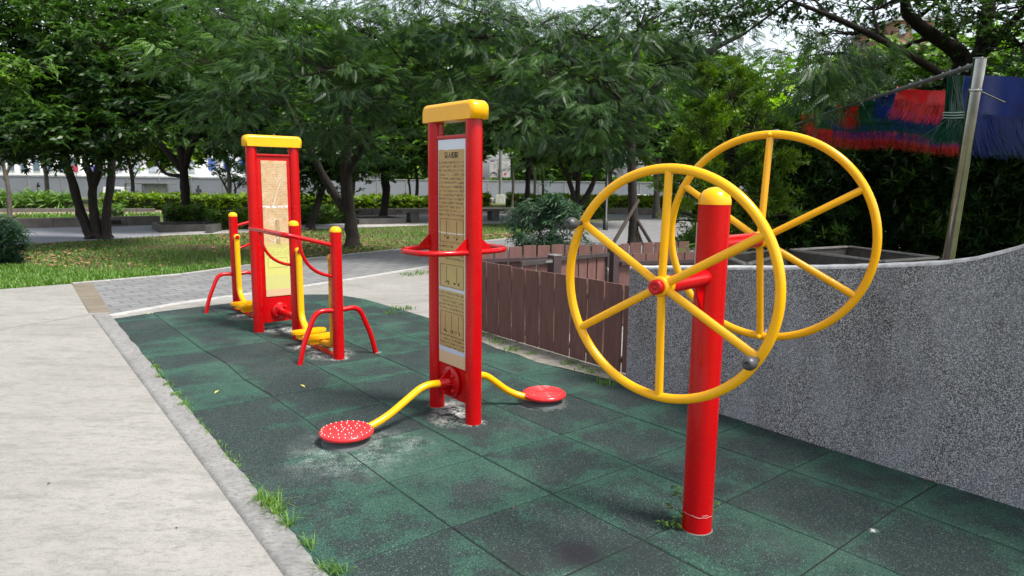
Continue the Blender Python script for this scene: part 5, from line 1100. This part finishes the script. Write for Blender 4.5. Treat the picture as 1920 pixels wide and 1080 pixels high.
building('white building with blue panels above the hoarding right of the planter tree', 384, 470, 286, 332, 99, (.74, .76, .80), 1, 3, (.06, .12, .40))
building('brick apartment block glimpsed through the branches at top right', 1655, 1775, 40, 330, 46, (.30, .15, .10), 9, 4, (.30, .36, .42), 'apartment_building')
# truck
tz = -1.1; tp = PX(255, 356, 63); tp.z = tz; r = empty('small_truck', tp); tag(r, 'small white cab truck with a dark boxed load bed behind the lime hedge', 'truck')
def tx(px): return PX(px, 356, 63).x-tp.x
b = MB(); x0_, x1_ = tx(192), tx(237); b.add([(x, y, z) for y in (0, 1.6) for x, z in ((x0_, .4), (x1_, .4), (x1_, 1.0), (x1_-.25, 1.68), (x0_+.1, 1.72), (x0_, 1.0))], [(0, 1, 2, 3, 4, 5), (11, 10, 9, 8, 7, 6), (0, 6, 7, 1), (1, 7, 8, 2), (2, 8, 9, 3), (3, 9, 10, 4), (4, 10, 11, 5), (5, 11, 6, 0)])
b.build('cab', plain('white_vehicle_paint', (.75, .76, .76), .3, var=.05), r)
b = MB(); b.box(((x0_+x1_)/2+.15, -.012, 1.30), (.9, .02, .42), .01); b.build('side_window', plain('vehicle_glass', (.06, .08, .09), .1), r)
x2, x3 = tx(234), tx(315)
b = MB()
for q_ in (x2, (x2+x3)*.5-.3, x3-.1): b.box((q_+.06, .05, 1.35), (.12, .1, 1.4))
b.box(((x2+x3)/2, .8, 2.06), (x3-x2, 1.7, .12), .02); b.box(((x2+x3)/2, .8, .7), (x3-x2, 1.6, .12), .02); b.box((x3-1.25, .1, 1.4), (2.3, .06, 1.25)); b.build('load_bed', plain('dark_bed', (.10, .11, .10), .6), r)
for q_ in (tx(205), tx(295)): b = MB(); b.lathe([(0, -.1), (.36, -.1), (.38, -.05), (.38, .05), (.36, .1), (0, .1)], (q_, .05, .38), 20, Matrix.Rotation(PI/2, 3, 'X')); b.build('wheel', BLK, r)
cpz = PX(1214, 362, 70); cpz.z = -1.1; r = empty('parked_car', cpz); tag(r, 'pale car whose roof shows over the hedge through the near wheel', 'car')
b = MB(); pr_ = [(-2.1, .35), (2.1, .35), (2.15, .8), (1.5, .95), (.9, 1.42), (-.9, 1.46), (-1.7, 1.0), (-2.15, .9)]
b.add([(x, y, z) for y in (-.8, .8) for x, z in pr_], [tuple(range(8)), tuple(range(15, 7, -1))]+[(i, 8+i, 8+(i+1) % 8, (i+1) % 8) for i in range(8)]); b.build('body', plain('car_paint', (.68, .70, .70), .25, var=.05), r)
b = MB(); b.add([(-1.35, -.81, 1.0), (1.25, -.81, 1.0), (.82, -.81, 1.36), (-.85, -.81, 1.38)], [(0, 1, 2, 3)]); b.build('side_window', plain('car_glass', (.04, .05, .06), .1), r)
for q_ in (-1.35, 1.35): b = MB(); b.lathe([(0, -.1), (.31, -.1), (.33, 0), (.31, .1), (0, .1)], (q_, -.74, .33), 18, Matrix.Rotation(PI/2, 3, 'X')); b.build('wheel', BLK, r)
# person beyond the hedge
pp = PX(372, 352, 60); pp.z = -.84
me = bpy.data.meshes.new('person'); V_ = [(0, 0, .92), (0, .01, 1.15), (0, .01, 1.38), (0, -.01, 1.48), (0, -.02, 1.60), (-.1, 0, .88), (-.11, .02, .48), (-.11, 0, .06), (-.11, -.13, .03), (.1, 0, .88), (.12, -.12, .48), (.13, -.05, .06), (.13, -.18, .03), (-.18, 0, 1.38), (-.24, 0, 1.10), (-.22, -.08, .88), (.18, 0, 1.38), (.24, .02, 1.10), (.25, -.1, .88)]
E_ = [(0, 1), (1, 2), (2, 3), (3, 4), (0, 5), (5, 6), (6, 7), (7, 8), (0, 9), (9, 10), (10, 11), (11, 12), (2, 13), (13, 14), (14, 15), (2, 16), (16, 17), (17, 18)]
RR = [.15, .14, .15, .06, .10, .10, .065, .045, .035, .10, .065, .045, .035, .065, .045, .035, .065, .045, .035]
me.from_pydata(V_, E_, []); po_ = bpy.data.objects.new('person', me); COL.objects.link(po_); po_.location = pp
sk = po_.modifiers.new('Skin', 'SKIN'); sbs = po_.modifiers.new('Sub', 'SUBSURF'); sbs.levels = sbs.render_levels = 1
for i, sv in enumerate(me.skin_vertices[0].data): sv.radius = (RR[i], RR[i]*.8)
me.skin_vertices[0].data[0].use_root = True; me.materials.append(plain('dark_clothes', (.03, .03, .035), .8)); tag(po_, 'person in dark clothes standing beyond the lime hedge', 'person')
hb_ = MB(); hb_.lathe([(0, 1.73), (.06, 1.72), (.10, 1.66), (.105, 1.60), (.09, 1.56)], (0, 0, 0), 12); hb_.build('hair', plain('hair', (.012, .01, .01), .6), po_)

# thin saplings and stems seen against the hoarding
for i, (x0_, y0_, x1_, y1_, Yd, lab) in enumerate(((18, 408, 0, 285, 24, 'very thin leaning sapling at the left edge'), (432, 372, 412, 330, 46, 'thin bent sapling between planter tree and air walker'), (437, 372, 440, 345, 46, 'thin upright forked sapling against the hoarding'), (250, 372, 243, 320, 46, 'thin sapling left of the planter tree before the hoarding'), (960, 378, 958, 290, 40, 'thin dark pole like sapling right of the banner lamp post'), (1018, 375, 1012, 300, 44, 'thin sapling behind the shrub before the hoarding'), (768, 352, 762, 318, 46, 'thin forked sapling left of the twister before the hoarding'))):
    a = PX(x0_, y0_, Yd); a.z = 0; t = PX(x1_, y1_, Yd); 
    tree(lab, a, [([a, (a*.5+t*.5)+Vector((.1, 0, 0)), t], [.08, .07, .05]), ([(a*.4+t*.6), t+Vector((.7, 0, .3))], [.05, .03])], [(tuple(t+Vector((0, 0, .6))), (1.0, 1.0, .7)), (tuple(t+Vector((.6, 0, 1.2))), (.9, .9, .6))], 'broad_far', L_MID, 12, 8, .4, .1, .4, .9, name='sapling', group='thin saplings near the hoarding', bark_=BARK_G)

# ------------------------------------------------------------------ shrubs near the playground
def shrub(label, c, blobs, leaf, mat, ncl, per, tint, sc, name='shrub', cr_=.14, droop=0.1, layer=.8):
    return tree(label, c, [([Vector((c.x, c.y, -.02)), Vector((c.x+.03, c.y, .45)), Vector((c.x, c.y, .8))], [.03, .025, .01])], blobs, leaf, mat, ncl, per, cr_, droop, tint, sc, name=name, cat='shrub', group=None, layer=layer)
cS = PX(1020, 470, 8.7); cS.z = 0
shrub('bluish green bush with fine drooping leaves behind the brown fence', cS, [B(1020, 390, 8.7, .28, .28, .2), B(990, 410, 8.7, .22, .25, .16), B(1050, 400, 8.7, .24, .25, .18), B(1010, 440, 8.6, .36, .3, .2), B(1060, 450, 8.6, .22, .25, .15), B(1030, 470, 8.5, .3, .3, .12), B(1100, 468, 8.5, .14, .15, .05), B(975, 395, 8.7, .12, .12, .08)], 'needle', L_BLUISH, 300, 9, .35, .85, cr_=.09, droop=.25)
cL = G(-10, 496)
shrub('dark oleander like bush at the left edge of the lawn', cL, [B(-15, 430, cL.y, .35, .3, .25), B(5, 460, cL.y, .35, .3, .25), B(-30, 480, cL.y, .45, .35, .25), B(10, 485, cL.y, .2, .2, .12)], 'needle', L_BLUISH, 200, 8, .25, 1.4, cr_=.12, droop=-.5)
# ferns at the end of the fence
fr_ = empty('fern', PX(1290, 480, 8.2)*1.0); fr_.location.z = .35; tag(fr_, 'green fern beside the end of the back fence, seen past the wheel', 'fern')
n_ = 46; a = RNG.uniform(0, 2*PI, n_); base_ = np.array([RNG.normal(0, .14, n_), RNG.normal(0, .10, n_), RNG.normal(.15, .14, n_)]).T
fronds('leaves', 'feather', base_, np.array([np.cos(a), np.sin(a)*.6, RNG.uniform(.1, .9, n_)]).T, np.full(n_, .75), RNG.uniform(.3, .7, n_), L_MID, fr_)
fs2 = MB(); fs2.tube([(0, 0, -.38), (0, 0, .2)], [.03, .02], 7); fs2.build('stem', BARK, fr_)

# ------------------------------------------------------------------ grass, weeds, fallen leaves
def blades(name, label, cat, P, hgt_, wid_, tints, kind='stuff', lean=.5, mat=L_GRASS, nseg=2):
    n = len(P); a = RNG.uniform(0, 2*PI, n); l = RNG.uniform(.1, 1, n)*lean; h_ = hgt_*RNG.uniform(.5, 1.3, n); dx, dy = np.cos(a), np.sin(a)
    wx, wy = -dy*wid_/2, dx*wid_/2
    v0 = np.stack([P[:, 0]-wx, P[:, 1]-wy, P[:, 2]], 1); v1 = np.stack([P[:, 0]+wx, P[:, 1]+wy, P[:, 2]], 1)
    m_ = np.stack([P[:, 0]+dx*l*h_*.35, P[:, 1]+dy*l*h_*.35, P[:, 2]+h_*.62], 1); v2 = m_+np.stack([wx*.8, wy*.8, 0*wx], 1); v3 = m_-np.stack([wx*.8, wy*.8, 0*wx], 1)
    v4 = np.stack([P[:, 0]+dx*l*h_, P[:, 1]+dy*l*h_, P[:, 2]+h_*(1-.35*l)], 1)
    V_ = np.stack([v0, v1, v2, v3, v4], 1).reshape(-1, 3); F_ = []
    me = bpy.data.meshes.new(name); k = np.arange(n)*5
    q4 = np.stack([k, k+1, k+2, k+3], 1); q3 = np.stack([k+3, k+2, k+4], 1)
    loops = np.concatenate([q4.ravel(), q3.ravel()]).astype(np.int32); me.vertices.add(len(V_)); me.vertices.foreach_set('co', V_.astype(np.float32).ravel()); me.loops.add(len(loops)); me.loops.foreach_set('vertex_index', loops)
    ls = np.concatenate([np.arange(n)*4, n*4+np.arange(n)*3]).astype(np.int32); lt = np.concatenate([np.full(n, 4), np.full(n, 3)]).astype(np.int32)
    me.polygons.add(2*n); me.polygons.foreach_set('loop_start', ls); me.polygons.foreach_set('loop_total', lt); me.update(calc_edges=True)
    at_ = me.attributes.new('tint', 'FLOAT', 'POINT'); at_.data.foreach_set('value', np.clip(np.repeat(tints, 5), 0, 1).astype(np.float32)); me.materials.append(mat)
    o = bpy.data.objects.new(name, me); COL.objects.link(o); tag(o, label, cat, None, kind); return o
# lawn: sampled over the real area between the road and the path
def inside(poly, x, y):
    c = np.zeros(len(x), bool); j = len(poly)-1
    for i in range(len(poly)):
        xi, yi, xj, yj = poly[i].x, poly[i].y, poly[j].x, poly[j].y
        c ^= ((yi > y) != (yj > y)) & (x < (xj-xi)*(y-yi)/(yj-yi+1e-12)+xi); j = i
    return c
lawn = [G(x, y) for x, y in [(-260, 566), (-2, 544), (135, 531), (340, 513), (480, 494), (750, 466), (985, 443), (1010, 431), (985, 419), (800, 423), (560, 431), (420, 439), (300, 443), (100, 455), (0, 461), (-260, 475)]]
xs_ = [p.x for p in lawn]; ys_ = [p.y for p in lawn]; n_ = 420000
X = RNG.uniform(min(xs_), max(xs_), n_); Y_ = RNG.uniform(min(ys_), max(ys_), n_); ok = inside(lawn, X, Y_)
near = np.clip((15.5-Y_)/6, 0, 1); pat = .5+.25*np.sin(X*1.3+np.sin(Y_*.9)*2)+.25*np.sin(Y_*1.7+X*.6+1); prob = np.where(Y_ < 12.2+.8*np.sin(X*1.1), 1, .05+.30*pat*np.clip((17-Y_)/5, .25, 1)); ok &= RNG.random(n_) < prob
X, Y_ = X[ok], Y_[ok]; P = np.stack([X, Y_, np.full(len(X), -.03)], 1)
blades('lawn_grass', 'mown lawn grass between the path and the road', 'grass', P, .085, .012, .45+.25*np.clip((13-Y_)/4, -1, 1)*.6+RNG.normal(0, .16, len(X)), lean=.8)
n_ = 90000; X = RNG.uniform(-45, 18, n_); Y_ = RNG.uniform(24, 52, n_)
verge = [G(x, y) for x, y in [(-260, 421), (0, 414), (300, 409), (560, 401), (900, 398), (1290, 398), (1290, 393), (900, 394), (560, 396), (300, 401), (0, 403), (-260, 406)]]
ok = inside(verge, X, Y_); X, Y_ = X[ok], Y_[ok]
blades('verge_grass', 'strip of green grass on the verge beyond the road', 'grass', np.stack([X, Y_, np.full(len(X), -.02)], 1), .16, .05, .6+RNG.normal(0, .15, len(X)))
# leaf litter under the trees
n_ = 3200; X = RNG.uniform(-11, 2, n_*6); Y_ = RNG.uniform(12, 21, n_*6); ok = inside(lawn, X, Y_) & (RNG.random(n_*6) < .5+.5*np.sin(X*.8+Y_*.7)); X, Y_ = X[ok][:n_], Y_[ok][:n_]; n_ = len(X)
LIT = N('litter'); at = LIT.n('ShaderNodeAttribute', attribute_name='tint'); LIT.set(LIT.ramp(at.outputs['Fac'], [(0, (.09, .05, .03)), (.5, (.22, .12, .06)), (1, (.36, .22, .12))]), .9)
a = RNG.uniform(0, 2*PI, n_); 
TPL['one'] = T_leaf(.08, .04, .1)
o = fronds('leaf_litter', 'one', np.stack([X, Y_, RNG.uniform(.0, .03, n_)], 1), np.stack([np.cos(a), np.sin(a), RNG.normal(0, .1, n_)], 1), RNG.uniform(.7, 1.5, n_), RNG.random(n_), LIT.m, None); tag(o, 'brown fallen leaves scattered under the trees on the lawn', 'leaf litter', None, 'stuff')
# weeds along the kerb
def tufts(name, label, spots, hgt_, wid_, tint, spread, cnt, cat='grass', kind='stuff', lean=.9):
    Pn = []
    for (x, y, s_) in spots:
        c = G(x, y); k_ = int(cnt*s_); Pn.append(np.stack([c.x+RNG.normal(0, spread*s_, k_), c.y+RNG.normal(0, spread*s_, k_), np.zeros(k_)-.005], 1))
    Pn = np.concatenate(Pn); return blades(name, label, cat, Pn, hgt_, wid_, tint+RNG.normal(0, .18, len(Pn)), kind, lean)
line = [(290+(i/20)*(320)*1.0, 0) for i in range(21)]
ks = []; rr = random.Random(8)
for i in range(60):
    v = -3.5+ i*(3.2/60); uu = -.425-.205*((v+5.64)/6.18); p = UV(uu, v); 
    ks.append((p, rr.uniform(.3, 1.0)))
Pn = np.concatenate([np.stack([p.x+RNG.normal(0, .016, int(15*s_)), p.y+RNG.normal(0, .020, int(15*s_)), np.zeros(int(15*s_))], 1) for p, s_ in ks if s_ > .55])
blades('kerb_weeds', 'thin line of weeds in the joint between kerb and mat', 'grass', Pn, .026, .0032, .75+RNG.normal(0, .2, len(Pn)), lean=1.4)
tufts('grass_tuft', 'largest grass tuft growing from the kerb joint near the camera', [(503, 948, 1.1), (520, 962, .8), (540, 985, .6), (488, 940, .5)], .080, .0045, .55, .022, 62, kind=None, lean=1.7)
tufts('grass_tuft', 'small grass tuft at the kerb near the bottom edge of the photo', [(575, 1022, .8), (583, 1030, .5)], .06, .004, .55, .012, 26, kind=None, lean=1.6)
tufts('grass_tuft', 'grass tuft cut by the bottom edge of the photo', [(612, 1068, 1.0), (632, 1076, 1.0)], .05, .004, .5, .022, 40, kind=None, lean=1.6)
tufts('kerb_grass', 'straggling grass along the far half of the kerb joint', [(290, 690, .8), (300, 708, .8), (312, 722, .9), (330, 742, .9), (345, 760, .9)], .045, .005, .55, .022, 36, lean=1.5)
tufts('fence_weeds', 'weeds growing along the concrete foot of the fence', [(915, 628, 1), (925, 640, 1), (940, 645, .8), (960, 655, .7), (958, 632, .8), (1000, 665, .6), (1060, 685, .5), (1090, 693, .5), (965, 658, .8), (1075, 680, .7), (1130, 717, .8), (1140, 722, .8), (1110, 700, .6)], .05, .007, .5, .05, 40)
tufts('apron_weeds', 'straggling weeds at the far edge of the mat', [(750, 578, .7), (760, 580, .7), (735, 588, .6), (790, 512, 1.3), (770, 515, 1.2), (810, 511, 1.3)], .05, .01, .4, .08, 50)
# weed at foot of wheel post
wd = empty('post_weed', G(1292, 985)); tag(wd, 'small leafy weed sprouting round the foot of the wheel post', 'weed')
b = MB(); tips = []
for (x, y, z) in ((-.10, .0, .10), (-.13, -.03, .03), (-.06, -.04, .07), (-.02, .10, .13), (.10, .05, .14), (.13, .03, .10), (.11, .09, .07), (-.09, -.05, .015), (-.06, .07, .16)):
    t = Vector((x, y, z)); b.tube([Vector((.01, .01, 0)), t*.5+Vector((0, 0, .02)), t], [.002, .0016, .001], 5); tips += [t, t*.75+Vector((0, 0, .012))]
b.build('stems', plain('weed_stem', (.10, .14, .04), .7), wd)
pos = np.array([list(t) for t in tips for _ in range(5)])+RNG.normal(0, .007, (len(tips)*5, 3)); a = RNG.uniform(0, 2*PI, len(pos)); TPL['weed'] = T_leaf(.032, .011, .3)
fronds('leaves', 'weed', pos, np.stack([np.cos(a), np.sin(a), RNG.normal(.1, .3, len(pos))], 1), RNG.uniform(.7, 1.3, len(pos)), RNG.uniform(.3, .8, len(pos)), L_MID, wd)
# single fallen leaves on the mat
for x, y, L_, lab in ((330, 988, .018, 'tiny dark leaf scrap on the near walkway slab'), (95, 905, .022, 'dark leaf scrap on the walkway at lower left'), (84, 557, .05, 'pale leaf scrap on the far walkway slab'), (1010, 876, .012, 'pale crumb on the mat in front of the front post'), (1640, 700, .02, 'skip')):
    if lab == 'skip': continue
    V_, F_ = T_leaf(L_, L_*.5, -.1, .3); b = MB(); b.add([tuple(q) for q in V_], [tuple(f) for f in F_]); b.add([(q[0], q[1], q[2]-.0008) for q in V_], [tuple(f[::-1]) for f in F_])
    o = b.build('leaf_scrap', plain('scrap', (.35, .33, .26) if 'pale' in lab else (.06, .05, .035), .9), None, G(x, y, .011 if 'walkway' in lab else .003)); o.rotation_euler = (0, 0, random.uniform(0, 6)); tag(o, lab, 'leaf', 'leaf scraps')
lm1 = plain('yellow_leaf', (.50, .42, .12), .7); lm2 = plain('brown_leaf', (.30, .14, .08), .8)
for x, y, L_, m_, lab in ((402, 738, .07, lm1, 'slim yellow leaf on the mat left of the twister'), (572, 726, .07, lm1, 'slim yellow leaf on the mat below the air walker'), (278, 589, .06, lm1, 'yellow leaf at the far left corner of the mat'), (1751, 902, .05, lm2, 'brown leaf against the foot of the wall'), (1741, 914, .02, lm2, 'tiny brown leaf in the mat joint near the wall'), (961, 950, .02, lm2, 'tiny orange leaf in a mat joint in the foreground'), (1383, 762, .03, lm2, 'small brown leaf at the wall foot behind the post')):
    V_, F_ = T_leaf(L_, L_*.32, -.1, .3); b = MB(); b.add([tuple(q) for q in V_], [tuple(f) for f in F_]); b.add([(q[0], q[1], q[2]-.0008) for q in V_], [tuple(f[::-1]) for f in F_])
    o = b.build('fallen_leaf', m_, None, G(x, y, .004)); o.rotation_euler = (0, 0, random.uniform(0, 6)); tag(o, lab, 'leaf', 'single fallen leaves')
